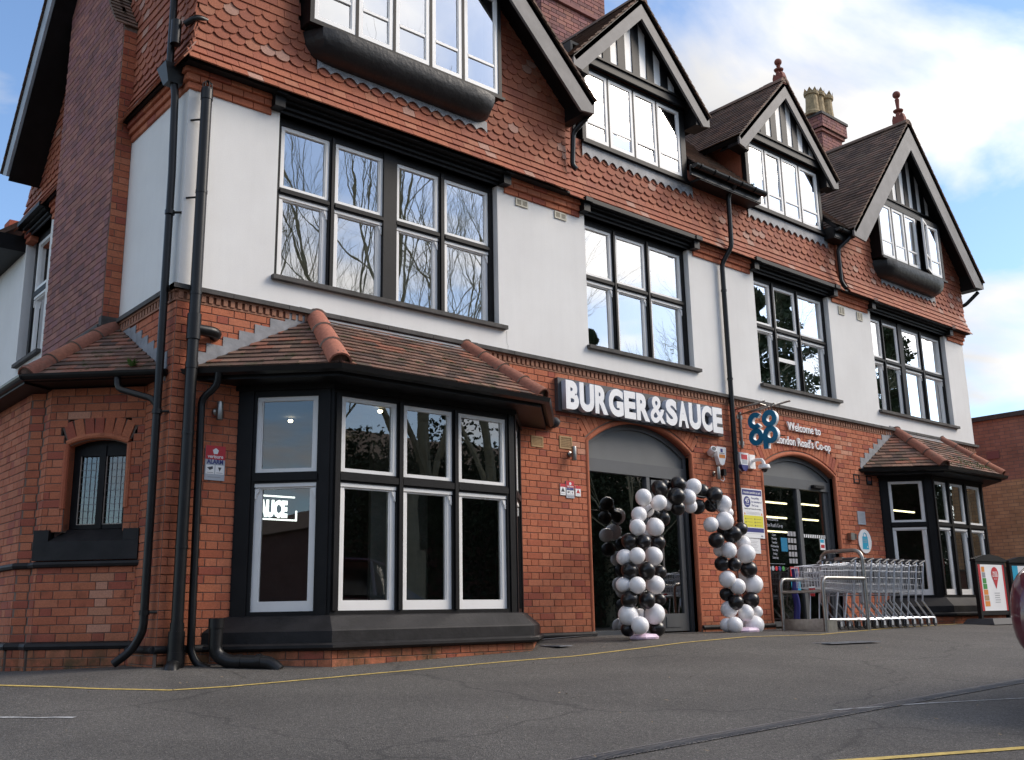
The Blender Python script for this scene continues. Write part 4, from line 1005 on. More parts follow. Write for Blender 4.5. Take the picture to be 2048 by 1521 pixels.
def poly_gutter(pts, z, r=.055):
    mb = MB(); 
    for i in range(len(pts)-1):
        a, b = Vector((*pts[i], z)), Vector((*pts[i+1], z)); t = (b-a).normalized(); s = Vector((t.y, -t.x, 0))*(-1)
        A_ = [tuple(a+s*(r*cos(pi*k/8))+Vector((0, 0, -r*sin(pi*k/8)))) for k in range(9)]; B_ = [tuple(Vector(p)+(b-a)) for p in A_]; mb.strip(A_, B_); A3 = [tuple(a+(Vector(p)-a)*.9) for p in A_]; mb.strip([tuple(Vector(p)+(b-a)) for p in A3], A3)
        mb.add(A_, [tuple(range(9))]); mb.add(B_, [tuple(reversed(range(9)))])
    return mb
poly_gutter([(.0, .10), (-.955, 1.06), (-.955, 4.6)], 2.60).build('gutter', M['pipe'], bld)
slab([(-.95, 1.08, 2.545), (0, .13, 2.545), (0, .6, 2.545), (-.65, 1.25, 2.545)][::-1], .02).build('soffit', M['black'], bld)
slab([(-.95, 1.08, 2.545), (-.65, 1.25, 2.545), (-.65, 4.6, 2.545), (-.95, 4.6, 2.545)], .02).build('soffit', M['black'], bld)
MB(frame(-.93, 1.09, 0, -45)).box(0, 1.31, 0, .03, 2.54, 2.61).build('fascia_board', M['black'], bld)

# ---- pipes
def pipe(pts, r, name='downpipe', col=(), mat='pipe', n=12, brk=()):
    sm = [Vector(pts[0])]
    for i in range(1, len(pts)-1):
        p = Vector(pts[i]); a = Vector(pts[i-1]); b = Vector(pts[i+1]); k = min(r*1.6, (p-a).length*.45, (b-p).length*.45)
        q0 = p+(a-p).normalized()*k; q1 = p+(b-p).normalized()*k; sm += [q0, (q0+q1)/2*.5+p*.5, q1]
    sm.append(Vector(pts[-1])); o = MB().tube(sm, r, n).build(name, M[mat], bld, True)
    for z in col:
        x, y = pts[z[0]][0], pts[z[0]][1]; MB().tube([(x, y, z[1]-.03), (x, y, z[1]+.03)], r+.009, n).build('collar', M[mat], o, True)
    for z, dx, dy in brk:
        x, y = pts[1][0], pts[1][1]; b = MB(); b.tube([(x, y, z), (x+dx, y+dy, z)], .009, 6); b.tube([(x, y, z-.012), (x, y, z+.012)], r+.006, n); b.build('bracket', M[mat], o)
    return o
pa = pipe([(-.16, .12, 7.4), (-.16, .12, 5.62), (-.10, .10, 5.35), (-.085, .09, 4.5), (-.085, .08, .30), (-.14, .16, .14), (-.26, .24, .03)], .036)
for z in (4.1, 2.2, .45): b = MB(); b.tube([(-.085, .08, z-.02), (-.085, .08, z+.02)], .045, 12); b.tube([(-.085, .08, z), (-.0, .01, z)], .012, 6); b.build('bracket', M['pipe'], pa)
mb = MB(); mb.add([(-.24, .02, 5.60), (-.24, .24, 5.60), (-.02, .24, 5.60), (-.02, .02, 5.60), (-.19, .06, 5.42), (-.19, .18, 5.42), (-.05, .18, 5.42), (-.05, .06, 5.42)], [(0, 1, 2, 3), (0, 4, 5, 1), (1, 5, 6, 2), (2, 6, 7, 3), (3, 7, 4, 0), (7, 6, 5, 4)]); mb.build('rainwater_hopper', M['pipe'], bld)
pipe([(-.16, .02, 6.05), (-.16, .02, 5.80)], .05, 'downpipe'); 
pipe([(.20, -.05, 6.12), (-.02, -.13, 6.08), (-.11, -.05, 6.0)], .03)
pb = pipe([(.13, -.11, 5.32), (.13, -.11, .0)], .052)
for z, rr, hh in ((5.30, .058, .05), (2.98, .064, .12), (2.62, .058, .03), (.32, .06, .04), (.15, .07, .14), (4.3, .056, .015), (2.0, .056, .015), (3.3, .056, .015), (1.0, .056, .015)): MB().tube([(.13, -.11, z-hh), (.13, -.11, z+hh)], rr, 14).build('collar', M['pipe'], pb, True)
m2 = MB()
for k in range(8): a = pi*2*k/8; m2.tube([(.13+.05*cos(a), -.11+.05*sin(a), 5.34), (.13+.045*cos(a), -.11+.045*sin(a), 5.42), (.13, -.11, 5.46)], .005, 4)
m2.tube([(.13, -.11, 5.35), (.13, -.11, 5.37)], .054, 12); m2.build('vent_cowl', M['pipe'], pb)
for z in (5.05, 4.25): MB().tube([(.13, -.11, z), (.03, .0, z)], .01, 6).build('bracket', M['pipe'], pb)
pipe([(.13, -.13, -.0), (.06, -.20, -.0), (.05, -.24, -.06)], .062, 'drain_elbow'); MB().tube([(.13, -.12, .0), (.13, -.12, .12)], .075, 12).build('collar', M['pipe'], pb, True)
pipe([(.17, -.11, 2.965), (.31, -.11, 2.965), (.37, -.075, 2.96), (.38, .01, 2.955)], .05, 'branch_pipe')
pipe([(.34, -.22, 2.56), (.34, -.20, 2.44), (.25, -.09, 2.33), (.25, -.09, 2.2), (.27, -.09, .12), (.32, -.14, .0), (.40, -.2, -.03)], .034)
pipe([(.40, -.29, .36), (.40, -.29, .10), (.48, -.36, .03), (.74, -.62, .02), (.80, -.68, -.05)], .058, 'drain_elbow')
MB().tube([(.40, -.29, .31), (.40, -.29, .39)], .066, 14).build('collar', M['pipe'], bld, True)
for x in (.54, .66): MB().tube([(x, -x+.12, .028), (x+.03, -x+.09, .028)], .064, 14).build('collar', M['pipe'], bld, True)
pipe([(-.33, .45, 2.56), (-.33, .42, 2.44), (-.12, .12, 2.32), (-.09, .09, 2.26)], .03)
pm = pipe([(8.22, -.33, 6.56), (8.22, -.19, 6.42), (8.21, -.19, 5.62), (8.12, -.065, 5.36), (8.12, -.065, .14)], .036)
for z in (4.95, 3.62, 2.55, 1.6): MB().tube([(8.12, -.065, z-.015), (8.12, -.065, z+.015)], .043, 12).build('collar', M['pipe'], pm, True)
pipe([(5.12, -.42, 6.66), (4.99, -.20, 6.42), (4.99, -.17, 5.98), (5.03, -.2, 5.92)], .034)
pipe([(11.45, -.35, 6.56), (11.2, -.17, 6.28), (11.2, -.17, 5.70), (11.27, -.2, 5.60)], .034)
pipe([(16.05, -.30, 6.45), (15.87, -.1, 6.20), (15.87, .2, 6.18)], .036)
# ---- finials, crests
def finial(x, y, z, s, tall):
    t = thing('finial', 'ball topped terracotta finial on the ridge of the '+('rightmost' if tall else 'third')+' gable', 'finial', (x, y, z))
    mb = MB(); k = s
    mb.prism([(-.17*k, -.12*k), (.17*k, -.12*k), (.17*k, .10*k), (.13*k, .20*k), (.06*k, .16*k), (.04*k, .24*k), (-.04*k, .24*k), (-.06*k, .16*k), (-.13*k, .20*k), (-.17*k, .10*k)], -.05, .05); mb.v = [(p[1]*1+0, p[0]*.8, p[2]) for p in mb.v]
    link('base', mb.mesh('base', M['terra']), t, Matrix.Translation((x, y, z)))
    pr = [(.04, .2), (.05, .24), (.10, .27), (.11, .30), (.05, .32), (.035, .36)]+([(.045, .50), (.05, .56)] if tall else [(.05, .38)])
    z1 = .60 if tall else .41; pr += [(.035, z1-.03)]+[(.085*sin(a), z1+.075-.085*cos(a)) for a in [.4+(pi-.4)*q/8 for q in range(9)]]
    b = MB(); b.lathe([(r*k, q*k) for r, q in pr], (0, 0, 0), 14); link('ball', b.mesh('ball', M['terra'], True), t, Matrix.Translation((x, y, z)))
finial(9.97, -.12, 8.97, .74, False); finial(13.72, -.25, 9.38, .88, True)
# ---- chimneys
def chimney(name, label, x0, x1, y0, y1, z0, z1, bands, pots):
    t = thing(name, label, 'chimney', ((x0+x1)/2, (y0+y1)/2, z0))
    for k, (za, zb, o) in enumerate(bands):
        if zb-za < .2:
            MB().box(x0-o, x1+o, y0-o, y1+o, za, zb).build('capping', M['chimney_brick'] if o < .1 else M['stone'], t)
        else:
            for F_, L_ in ((frame(x0-o, y0-o, 0, 0), x1-x0+2*o), (frame(x0-o, y1+o, 0, -90), y1-y0+2*o)):
                n = round((zb-za)/BH); brick_wall(t, F_, za, za+n*BH, lambda z: [(0, L_)], mk='chimney_brick', bd=.3)
    for (px, py, r, h) in pots:
        p = MB(); p.lathe([(r*1.15, 0), (r*1.2, .06), (r, .1), (r*.88, h*.5), (r*.85, h*.75), (r*1.05, h*.78), (r*1.1, h*.86), (r*1.05, h*.88)], (px, py, z1), 14)
        n = 8
        for q in range(n): a0, a1, a2 = 2*pi*q/n, 2*pi*(q+.5)/n, 2*pi*(q+1)/n; rr = r*1.05; p.add([(px+rr*cos(a), py+rr*sin(a), z1+zz) for a, zz in ((a0, h*.87), (a1, h*1.02), (a2, h*.87))], [(0, 2, 1), (0, 1, 2)])
        p.build('chimney_pot', M['pot'], t)
    return t
chimney('chimney_stack', 'brick chimney stack with crown topped buff pots behind the third gable', 14.75, 15.55, 2.0, 2.6, 8.6, 10.86, [(8.6, 10.45, 0), (10.45, 10.52, .05), (10.52, 10.80, .09), (10.80, 10.86, .12)], [(14.72, 2.15, .15, .62), (15.02, 2.2, .17, .72), (15.36, 2.2, .17, .76)])
chimney('chimney_stack', 'tall dark brick chimney stack between the first and second gables', 6.55, 8.0, 2.0, 3.0, 7.5, 11.6, [(7.5, 10.27, 0), (10.28, 10.35, .06), (10.35, 11.55, .03)], [])

# ================================================================== doors
def door_panel(A, d, ztr, ztb):
    n = 20; an = [-A['ang']+2*A['ang']*i/n for i in range(n+1)]; R_ = A['R']; arc = lambda r: [(A['xc']+r*sin(t), A['z0']+r*cos(t)) for t in an]
    mb = MB(); mb.prism([(A['xc']-A['hw'], ztr)]+arc(R_)+[(A['xc']+A['hw'], ztr)], d+.03, d+.08)
    o = mb.build('transom_panel', M['greypanel'], bld)
    mb = MB(); a, b = arc(R_), arc(R_-.07)
    mb.strip([(p[0], d, p[1]) for p in a], [(p[0], d, p[1]) for p in b]); mb.strip([(p[0], d, p[1]) for p in b], [(p[0], d+.031, p[1]) for p in b])
    mb.box(A['xc']-A['hw'], A['xc']+A['hw'], d-.002, d+.09, ztb, ztr+.02); mb.box(A['xc']-A['hw'], A['xc']-A['hw']+.05, d-.001, d+.09, .1, A['zs']); mb.box(A['xc']+A['hw']-.06, A['xc']+A['hw'], d-.001, d+.09, .1, A['zs'])
    mb.build('door_frame', M['dgrey'], bld); return o
def quad(F, a, b, z0, z1, d, name, mat, parent): p = MB(F); p.add([(a, d, z0), (b, d, z0), (b, d, z1), (a, d, z1)], [(0, 1, 2, 3)]); return p.build(name, M[mat], parent)
door_panel(ARCH[0], .09, 2.24, 2.10)
mb = MB(); mb.box(6.40, 6.46, .092, .18, .12, 2.10); mb.box(5.30, 6.40, .092, .16, .12, .17); mb.box(6.50, 6.58, .10, .15, .14, 2.07); mb.box(7.03, 7.11, .10, .15, .14, 2.07); mb.box(6.58, 7.03, .10, .15, 1.96, 2.07); mb.box(6.58, 7.03, .10, .15, .14, .36); mb.box(6.66, 6.95, .092, .1, .19, .32)
d1 = mb.build('entrance_door', M['dgrey'], bld)
quad(W, 5.30, 6.40, .17, 2.10, .13, 'pane', 'doorglass', d1); quad(W, 6.58, 7.03, .36, 1.96, .125, 'pane', 'doorglass', d1)
MB().tube([(6.62, .06, .85), (6.62, .06, 1.35)], .015, 8).build('door_handle', M['steel'], d1)
door_panel(ARCH[1], .09, 2.30, 2.17)
mb = MB(); mb.box(9.79, 9.86, .092, .18, .15, 2.17); mb.box(8.865, 9.79, .10, .15, .15, .22); mb.box(9.86, 10.62, .12, .16, .15, .23); mb.box(10.55, 10.655, .12, .2, .15, 2.17); mb.box(9.86, 9.92, .12, .16, .2, 2.15)
d2 = mb.build('sliding_door', M['dgrey'], bld)
quad(W, 8.865, 9.79, .22, 2.17, .125, 'pane', 'shopglass', d2); quad(W, 9.92, 10.55, .23, 2.15, .14, 'pane', 'shopglass', d2)
mb = MB(); mb.box(10.18, 10.46, .03, .09, 2.20, 2.25); mb.box(10.2, 10.44, .02, .03, 2.205, 2.235); mb.build('door_sensor', M['black'], bld)
for z in (1.47, .96):
    mb = MB()
    for k in range(12): mb.box(9.95+k*.05, 9.975+k*.05, .132, .1335, z-.025, z+.025)
    mb.build('window_sticker', M['whiteplastic'], d2)
for s, z, sz in (('Welcome to', 1.66, .075), ("London Road's Co-op", 1.57, .075)): text(d2, s, W, 9.16, z, sz, M['silver'], 'lettering', .0005, .72, 0, 'CENTER', .12)
for k, s in enumerate(['Open', 'Monday', 'Tuesday', 'Wednesday', 'Thursday', 'Friday', 'Saturday']): text(d2, s, W, 9.16, 1.44-k*.055, .05, M['silver'], 'lettering', .0005, .8, 0, 'CENTER', .12)
mb = MB(); mb.box(8.95, 9.38, .119, .1195, 1.50, 1.504); mb.box(8.95, 9.38, .119, .1195, 1.035, 1.039); mb.build('printed_rule', M['silver'], d2)
for k, c in enumerate(('silver', 'silver', 'red', 'navy', 'green')): MB().lathe([(.0, 0), (.03, 0), (.03, .001)], (0, 0, 0), 12).build if 0 else MB(Matrix.Translation((8.99+k*.085, .12, .97)) @ Matrix.Rotation(pi/2, 4, 'X')).lathe([(.034, 0), (.034, .0012)], (0, 0, 0), 14).build('round_sticker', M[c], d2)
for a, b, z0, z1, c in ((9.50, 9.72, .86, 1.0, 'red'), (9.50, 9.74, .66, .84, 'cyan'), (9.32, 9.48, 1.22, 1.42, 'teal')): quad(W, a, b, z0, z1, .119, 'window_sticker', c, d2)
text(d2, 'UNDER 25?', W, 9.51, .955, .045, M['whiteplastic'], 'lettering', .0005, .8, 0, 'LEFT', .118)
for r in range(5):
    for q in range(3): quad(W, 9.50+q*.075, 9.56+q*.075, 1.05+r*.10, 1.12+r*.10, .119, 'window_sticker', 'greyink', d2)
quad(W, 10.36, 10.50, 1.27, 1.44, .13, 'window_sticker', 'whiteplastic', d2); quad(W, 10.38, 10.48, 1.30, 1.35, .129, 'window_sticker', 'red', d2); quad(W, 10.37, 10.47, 1.38, 1.43, .129, 'window_sticker', 'cyan', d2)
MB().prism([(10.33, 1.16), (10.38, 1.21), (10.38, 1.18), (10.48, 1.18), (10.48, 1.14), (10.38, 1.14), (10.38, 1.11)], .129, .131).build('arrow_sticker', M['silver'], d2)

# ================================================================== interiors
I = MB()
def room(x0, x1, y1, z0, z1, mat, name='interior_wall', y0=.31):
    mb = MB(); mb.box(x0, x1, y1, y1+.05, z0, z1); mb.box(x0, x0+.04, y0, y1, z0, z1); mb.box(x1-.04, x1, y0, y1, z0, z1); mb.box(x0, x1, y0, y1+.05, z1, z1+.04); mb.box(x0, x1, y0, y1+.05, z0-.04, z0); mb.build(name, M[mat], bld)
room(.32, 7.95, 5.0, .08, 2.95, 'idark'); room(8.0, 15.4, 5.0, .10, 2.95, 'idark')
for a, b in ((.32, 4.6), (4.65, 8.15), (8.2, 11.65), (11.7, 15.4)): room(a, b, 2.6, 3.46, 5.56, 'iwall')
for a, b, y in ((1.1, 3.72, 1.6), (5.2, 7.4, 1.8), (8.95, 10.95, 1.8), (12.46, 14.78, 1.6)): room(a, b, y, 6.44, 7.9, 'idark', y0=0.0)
for x, y, z in ((1.9, 2.4, 2.9), (2.8, 3.0, 2.9), (3.4, 1.8, 2.9), (1.5, 3.6, 2.9), (4.1, 3.9, 2.9)):
    t = MB().lathe([(.02, 0), (.03, .015), (.03, .03)], (x, y, z-.02), 10).build('ceiling_spotlight', M['glow']); tag(t, 'ceiling spotlight inside the burger shop, '+{1.9: 'nearest the chamfered pane', 2.8: 'over the middle of the room', 3.4: 'closest to the front glass', 1.5: 'deepest on the left', 4.1: 'deepest on the right'}[x], 'light', 'ceiling spotlights inside the burger shop')
mb = MB(); mb.box(2.9, 3.7, 1.2, 1.25, .1, 2.7); mb.build('interior_partition', simple('grey_partition', (.25, .24, .22), .9), bld)
for i, (x0, x1, y, z) in enumerate(((10.25, 10.86, 1.0, 2.09), (11.3, 11.8, 1.0, 2.11), (10.22, 10.83, 1.0, 1.85), (11.25, 11.75, 1.0, 1.855), (10.19, 10.80, 1.0, 1.62), (13.3, 14.2, .55, 2.08))):
    t = MB().box(x0, x1, y, y+.03, z-.012, z+.012).build('strip_light', M['lamp']); tag(t, ['upper left', 'upper right', 'middle left', 'middle right', 'lower left', 'single'][i]+' glowing strip light seen through the '+('supermarket door glass' if i < 5 else 'right bay window'), 'light')
# supermarket display behind the right bay
sh = thing('shelf_unit', 'shop shelves with green crates behind the right bay window', 'shelf', (13.2, 1.2, .1))
MB().box(12.6, 14.6, 1.4, 1.5, .1, 1.3).build('back_panel', M['greypanel'], sh)
for z in (.5, .8, 1.1): MB().box(12.6, 14.6, 1.1, 1.4, z, z+.02).build('shelf', M['greypanel'], sh)
for k in range(9): MB().box(12.65+k*.21, 12.82+k*.21, 1.12, 1.36, .52+.3*(k % 3), .70+.3*(k % 3)).build('crate', M['green'], sh)
cp = thing('poster', 'small red coffee poster inside the right bay window', 'poster', (12.95, -.45, .9)); quad(W, 12.72, 12.98, .90, 1.16, -.5, 'sheet', 'red', cp); text(cp, 'COSTA', W, 12.74, 1.03, .085, M['whiteplastic'], 'lettering', .0005, .8, .001, 'LEFT', -.505)
# lit sign inside the burger shop
ns = thing('lit_sign', 'white illuminated SAUCE lettering hanging inside the left bay window', 'sign', (1.3, .5, 1.4))
text(ns, 'SAUCE', W, 1.095, 1.375, .215, M['neon'], 'letter', .006, .55, .012, 'LEFT', .5)
mb = MB(); mb.box(.8, 1.54, .5, .51, 1.565, 1.58); mb.box(.8, 1.57, .5, .51, 1.335, 1.35); mb.box(1.555, 1.57, .5, .51, 1.35, 1.44); mb.build('outline', M['neon'], ns)
rb = thing('board', 'red rounded board standing inside the supermarket door', 'board', (9.1, .3, .2)); MB().prism([(8.93, .2), (9.22, .2), (9.22, .62), (9.19, .67), (8.96, .67), (8.93, .62)], .3, .33).build('panel', M['red'], rb)

# ================================================================== things on the wall
def letter_mesh(ch, w, h, dep, F, u, z, d, parent, off=.03):
    cu = bpy.data.curves.new('t', 'FONT'); cu.body = ch; cu.size = 1; cu.extrude = .5; cu.offset = off; cu.resolution_u = 5
    ob = bpy.data.objects.new('t', cu); COL.objects.link(ob); bpy.context.view_layer.update()
    me = bpy.data.meshes.new_from_object(ob.evaluated_get(bpy.context.evaluated_depsgraph_get())); bpy.data.objects.remove(ob); bpy.data.curves.remove(cu)
    xs = [v.co.x for v in me.vertices]; ys = [v.co.y for v in me.vertices]; x0, x1, y0, y1 = min(xs), max(xs), min(ys), max(ys)
    for v in me.vertices: v.co = F @ Vector((u+(v.co.x-x0)/(x1-x0)*w, d-(v.co.z+.5)*dep, z+(v.co.y-y0)/(y1-y0)*h))
    me.materials.clear(); me.materials.append(M['whiteplastic']); me.materials.append(M['letterside']); me.update()
    fwd = (F.to_3x3() @ Vector((0, -1, 0))).normalized()
    for p in me.polygons: p.material_index = 0 if p.normal.dot(fwd) > .9 else 1
    me.name = 'letter'; return link('letter', me, parent)
sg = thing('shop_sign', 'long charcoal shop sign with raised white BURGER&SAUCE letters', 'shop sign', (6.3, -.05, 2.76))
mb = MB(); mb.box(4.71, 7.87, -.07, -.012, 2.755, 3.165); mb.build('sign_tray', M['signboard'], sg)
LX = [4.765, 4.995, 5.26, 5.502, 5.782, 6.011, 6.274, 6.58, 6.822, 7.049, 7.315, 7.555, 7.785]
for i, ch in enumerate('BURGER&SAUCE'): letter_mesh(ch, LX[i+1]-LX[i]-.016, .356, .075, W, LX[i], 2.772, -.075, sg, .052 if ch != '&' else .02)
# projecting co-op sign
FX = frame(8.4, 0, 0, -90)   # u = -y
cs = thing('hanging_sign', 'blue CO OP clover sign hung from a galvanised wall bracket', 'sign', (8.4, -.4, 2.9))
mb = MB(); mb.tube([(8.36, -.02, 2.64), (8.36, -.02, 3.17)], .017, 8); mb.tube([(8.36, -.0, 3.13), (8.36, -.62, 3.20)], .012, 8); mb.tube([(8.28, .0, 3.20), (8.28, -.52, 3.24)], .014, 8); mb.tube([(8.48, -.05, 3.16), (8.48, -.80, 3.22)], .014, 8); mb.tube([(8.28, -.4, 3.23), (8.48, -.45, 3.19)], .008, 6)
mb.tube([(8.36, -.35, 3.16), (8.4, -.35, 3.10)], .008, 6); mb.tube([(8.36, -.55, 3.18), (8.4, -.55, 3.10)], .008, 6)
for z in (2.72, 3.10): mb.box(8.30, 8.42, -.012, -.001, z-.03, z+.03)
mb.build('bracket', M['steel'], cs)
def ring(cu, cz, ro, ri, d0, d1, a0=0, a1=2*pi, n=28):
    an = [a0+(a1-a0)*k/n for k in range(n+1)]; mb = MB(FX); q = lambda r, d: [(cu+r*cos(t)*.98, d, cz+r*sin(t)) for t in an]
    mb.strip(q(ri, d0), q(ro, d0)); mb.strip(q(ro, d1), q(ri, d1)); mb.strip(q(ro, d0), q(ro, d1)); mb.strip(q(ri, d1), q(ri, d0))
    if a1-a0 < 6.2:
        for e, s in ((a0, 1), (a1, -1)): mb.add([(cu+ri*cos(e)*.98, d0, cz+ri*sin(e)), (cu+ro*cos(e)*.98, d0, cz+ro*sin(e)), (cu+ro*cos(e)*.98, d1, cz+ro*sin(e)), (cu+ri*cos(e)*.98, d1, cz+ri*sin(e))], [(0, 1, 2, 3)])
    return mb
for (u0, z0, kind) in ((.255, 3.005, 'c'), (.495, 3.005, 'o'), (.255, 2.775, 'o'), (.495, 2.775, 'p')):
    a0, a1 = (radians(46), radians(314)) if kind == 'c' else (0, 2*pi)
    p = ring(u0, z0, .122, .05, -.03, -.012, a0, a1)
    if kind == 'p': p.box(u0-.122, u0-.048, -.0305, -.0125, z0-.19, z0)
    p.build('letter', M['teal'], cs)
    p = ring(u0, z0, .120, .052, -.0115, .04, a0, a1)
    if kind == 'p': p.box(u0-.120, u0-.05, -.011, .04, z0-.188, z0)
    p.build('letter_back', M['whiteplastic'], cs)
wl = thing('wall_lettering', 'white raised Welcome to London Road\'s Co-op lettering on brick', 'sign', (9.9, 0, 2.8))
for s, u, z, sz, sx in (('Welcome to', 9.945, 3.03, .185, .93), ("London Road's Co-op", 9.90, 2.80, .185, .88)): text(wl, s, W, u, z, sz, M['whiteplastic'], 'letter', .012, sx, .001, 'CENTER', -.03)
# parking sign
ps = thing('parking_sign', 'blue, white and yellow attendant patrolled car park sign with a 45 roundel', 'sign', (8.5, 0, 1.4))
MB().box(8.262, 8.74, -.02, -.008, 1.375, 2.07).build('sign_plate', M['whiteplastic'], ps)
quad(W, 8.275, 8.727, 1.975, 2.055, -.0205, 'header', 'navy', ps); text(ps, 'Attendant patrolled car park', W, 8.501, 2.0, .048, M['whiteplastic'], 'lettering', .0004, .72, .0006, 'CENTER', -.0215)
m2 = MB(Matrix.Translation((8.375, -.0205, 1.88)) @ Matrix.Rotation(pi/2, 4, 'X')); m2.lathe([(.078, 0), (.078, .001)], (0, 0, 0), 24); m2.build('roundel', M['navy'], ps)
text(ps, '45', W, 8.375, 1.868, .095, M['whiteplastic'], 'lettering', .0004, .95, .001, 'CENTER', -.0222); text(ps, 'minutes', W, 8.375, 1.835, .028, M['whiteplastic'], 'lettering', .0004, .9, 0, 'CENTER', -.0222)
for k, s in enumerate(('Free parking', 'for customers of', 'The Co-op')): text(ps, s, W, 8.475, 1.925-k*.052, .042, M['navy'], 'lettering', .0004, .85, 0, 'LEFT', -.0212)
text(ps, 'Maximum stay 45 minutes. No overstaying.', W, 8.501, 1.775, .028, M['ink'], 'lettering', .0004, .8, 0, 'CENTER', -.0212)
for k in range(3): MB().box(8.34, 8.66, -.0212, -.0205, 1.735-k*.014, 1.738-k*.014).build('printed_line', M['greyink'], ps)
for u in (8.305, 8.70): MB().prism([(u-.018, 1.70), (u+.018, 1.70), (u, 1.735)], -.0215, -.0205).build('warning_triangle', M['orange'], ps)
quad(W, 8.275, 8.727, 1.525, 1.69, -.0205, 'yellow_panel', 'yellow', ps)
for r in range(3):
    for c in range(2):
        quad(W, 8.31+c*.21, 8.328+c*.21, 1.54+r*.045, 1.56+r*.045, -.021, 'symbol', 'ink', ps); MB().box(8.345+c*.21, 8.47+c*.21, -.0212, -.0206, 1.55+r*.045, 1.553+r*.045).build('printed_line', M['ink'], ps)
quad(W, 8.275, 8.727, 1.455, 1.515, -.0205, 'footer', 'navy', ps); MB().box(8.30, 8.68, -.0212, -.0206, 1.435, 1.438).build('printed_line', M['greyink'], ps); text(ps, 'BPA', W, 8.65, 1.395, .03, M['navy'], 'lettering', .0004, .9, 0, 'LEFT', -.0212)
nt_ = thing('notice', 'small white paper notice taped under the parking sign', 'notice', (8.4, 0, 1.2)); MB().box(8.30, 8.63, -.012, -.009, 1.16, 1.37).build('sheet', M['whiteplastic'], nt_)
for k in range(7): MB().box(8.33, 8.58-.02*(k % 3), -.0125, -.0121, 1.33-k*.022, 1.334-k*.022).build('printed_line', M['greyink'], nt_)
# alarm plates
def alarm_sign(x0, z0, w, h, label, word='ALARM'):
    t = thing('alarm_sign', label, 'sign', (x0, 0, z0)); d = -.018
    MB().box(x0, x0+w, d, -.008, z0, z0+h).build('sign_plate', M['silver'], t); quad(W, x0, x0+w, z0+h*.60, z0+h, d-.001, 'header', 'red', t)
    n = 5; c = (x0+w/2, z0+h*.84); r = w*.16; pts = []
    for k in range(10): a = pi/2+k*pi/5; rr = r if k % 2 == 0 else r*.82; pts.append((c[0]+rr*cos(a), c[1]+rr*sin(a)))
    MB().prism(pts, d-.003, d-.0015).build('emblem', M['whiteplastic'], t)
    text(t, 'verisure', W, x0+w/2, z0+h*.64, w*.25, M['whiteplastic'], 'lettering', .0004, .95, .0008, 'CENTER', d-.002)
    text(t, word, W, x0+w/2, z0+h*.475, w*.30, M['navy'], 'lettering', .0004, .85, .002, 'CENTER', d-.0015)
    for k in range(2):
        a = x0+w*(.04+.48*k); quad(W, a, a+w*.44, z0+h*.18, z0+h*.44, d-.001, 'white_box', 'whiteplastic', t)
        MB().prism([(a+w*.06, z0+h*.36), (a+w*.34, z0+h*.40), (a+w*.36, z0+h*.33), (a+w*.2, z0+h*.29)] if k == 0 else [(a+w*.14, z0+h*.38), (a+w*.30, z0+h*.38), (a+w*.22, z0+h*.26)], d-.003, d-.0015).build('pictogram', M['ink'], t)
        MB().box(a+w*.05, a+w*.38, d-.002, d-.0012, z0+h*.21, z0+h*.225).build('printed_line', M['greyink'], t)
    MB().box(x0+w*.15, x0+w*.8, d-.002, d-.0012, z0+h*.08, z0+h*.10).build('printed_line', M['greyink'], t)
    return t
alarm_sign(.345, 1.61, .19, .315, 'large red and silver alarm plate on brick left of the first bay')
alarm_sign(4.848, 1.72, .13, .205, 'middle red and white alarm sticker left of the burger shop door')
for x0, z0, w, h, lb in ((4.752, 1.75, .085, .135, 'small red topped bell sticker left of the middle alarm sticker'), (5.003, 1.75, .085, .125, 'small red warning sticker with triangle beside the door arch')):
    t = thing('alarm_sticker', lb, 'sticker', (x0, 0, z0)); MB().box(x0, x0+w, -.016, -.008, z0, z0+h).build('sheet', M['whiteplastic'], t); quad(W, x0, x0+w, z0+h*.72, z0+h, -.0165, 'header', 'red', t)
    MB().prism([(x0+w*.15, z0+h*.3), (x0+w*.85, z0+h*.3), (x0+w*.5, z0+h*.68)], -.018, -.0168).build('pictogram', M['red' if x0 > 5 else 'ink'], t); MB().box(x0+w*.15, x0+w*.85, -.0175, -.0165, z0+h*.12, z0+h*.15).build('printed_line', M['greyink'], t)
# alarm boxes
def alarm_box(x, z, label, two):
    t = thing('alarm_box', label, 'alarm box', (x, -.05, z)); mb = MB()
    a = [(-.115, .135), (.115, .135), (.10, .0), (.05, -.12), (.0, -.14), (-.05, -.12), (-.10, .0)]
    A_ = [(x+u, -.012, z+v) for u, v in a]; B_ = [(x+u*.92, -.075, z+v*.94) for u, v in a]; k = len(a)
    mb.add(A_+B_, [tuple(range(k-1, -1, -1)) if 0 else tuple(range(2*k-1, k-1, -1))]+[(i, i+k, (i+1) % k+k, (i+1) % k) for i in range(k)]); mb.build('cover', M['whiteplastic'], t)
    if two: quad(W, x-.07, x+.07, z+.03, z+.10, -.0765, 'label', 'red', t); quad(W, x-.055, x+.065, z-.035, z+.025, -.0765, 'label', 'silver', t); MB().prism([(x+u*.93, z+v*.95) for u, v in [(-.09, -.05), (.09, -.05), (.05, -.125), (0, -.145), (-.05, -.125)]], -.079, -.02).build('strobe', M['navy'], t)
    else: quad(W, x-.06, x+.07, z-.03, z+.02, -.0765, 'label', 'orange', t); quad(W, x-.025, x+.025, z+.05, z+.10, -.0765, 'label', 'navy', t); quad(W, x-.06, x+.06, z+.03, z+.042, -.0765, 'label', 'greyink', t)
alarm_box(7.80, 2.475, 'white alarm box with orange label right of the burger shop arch', False); alarm_box(8.31, 2.44, 'white alarm box with red label and blue base right of the black downpipe', True)
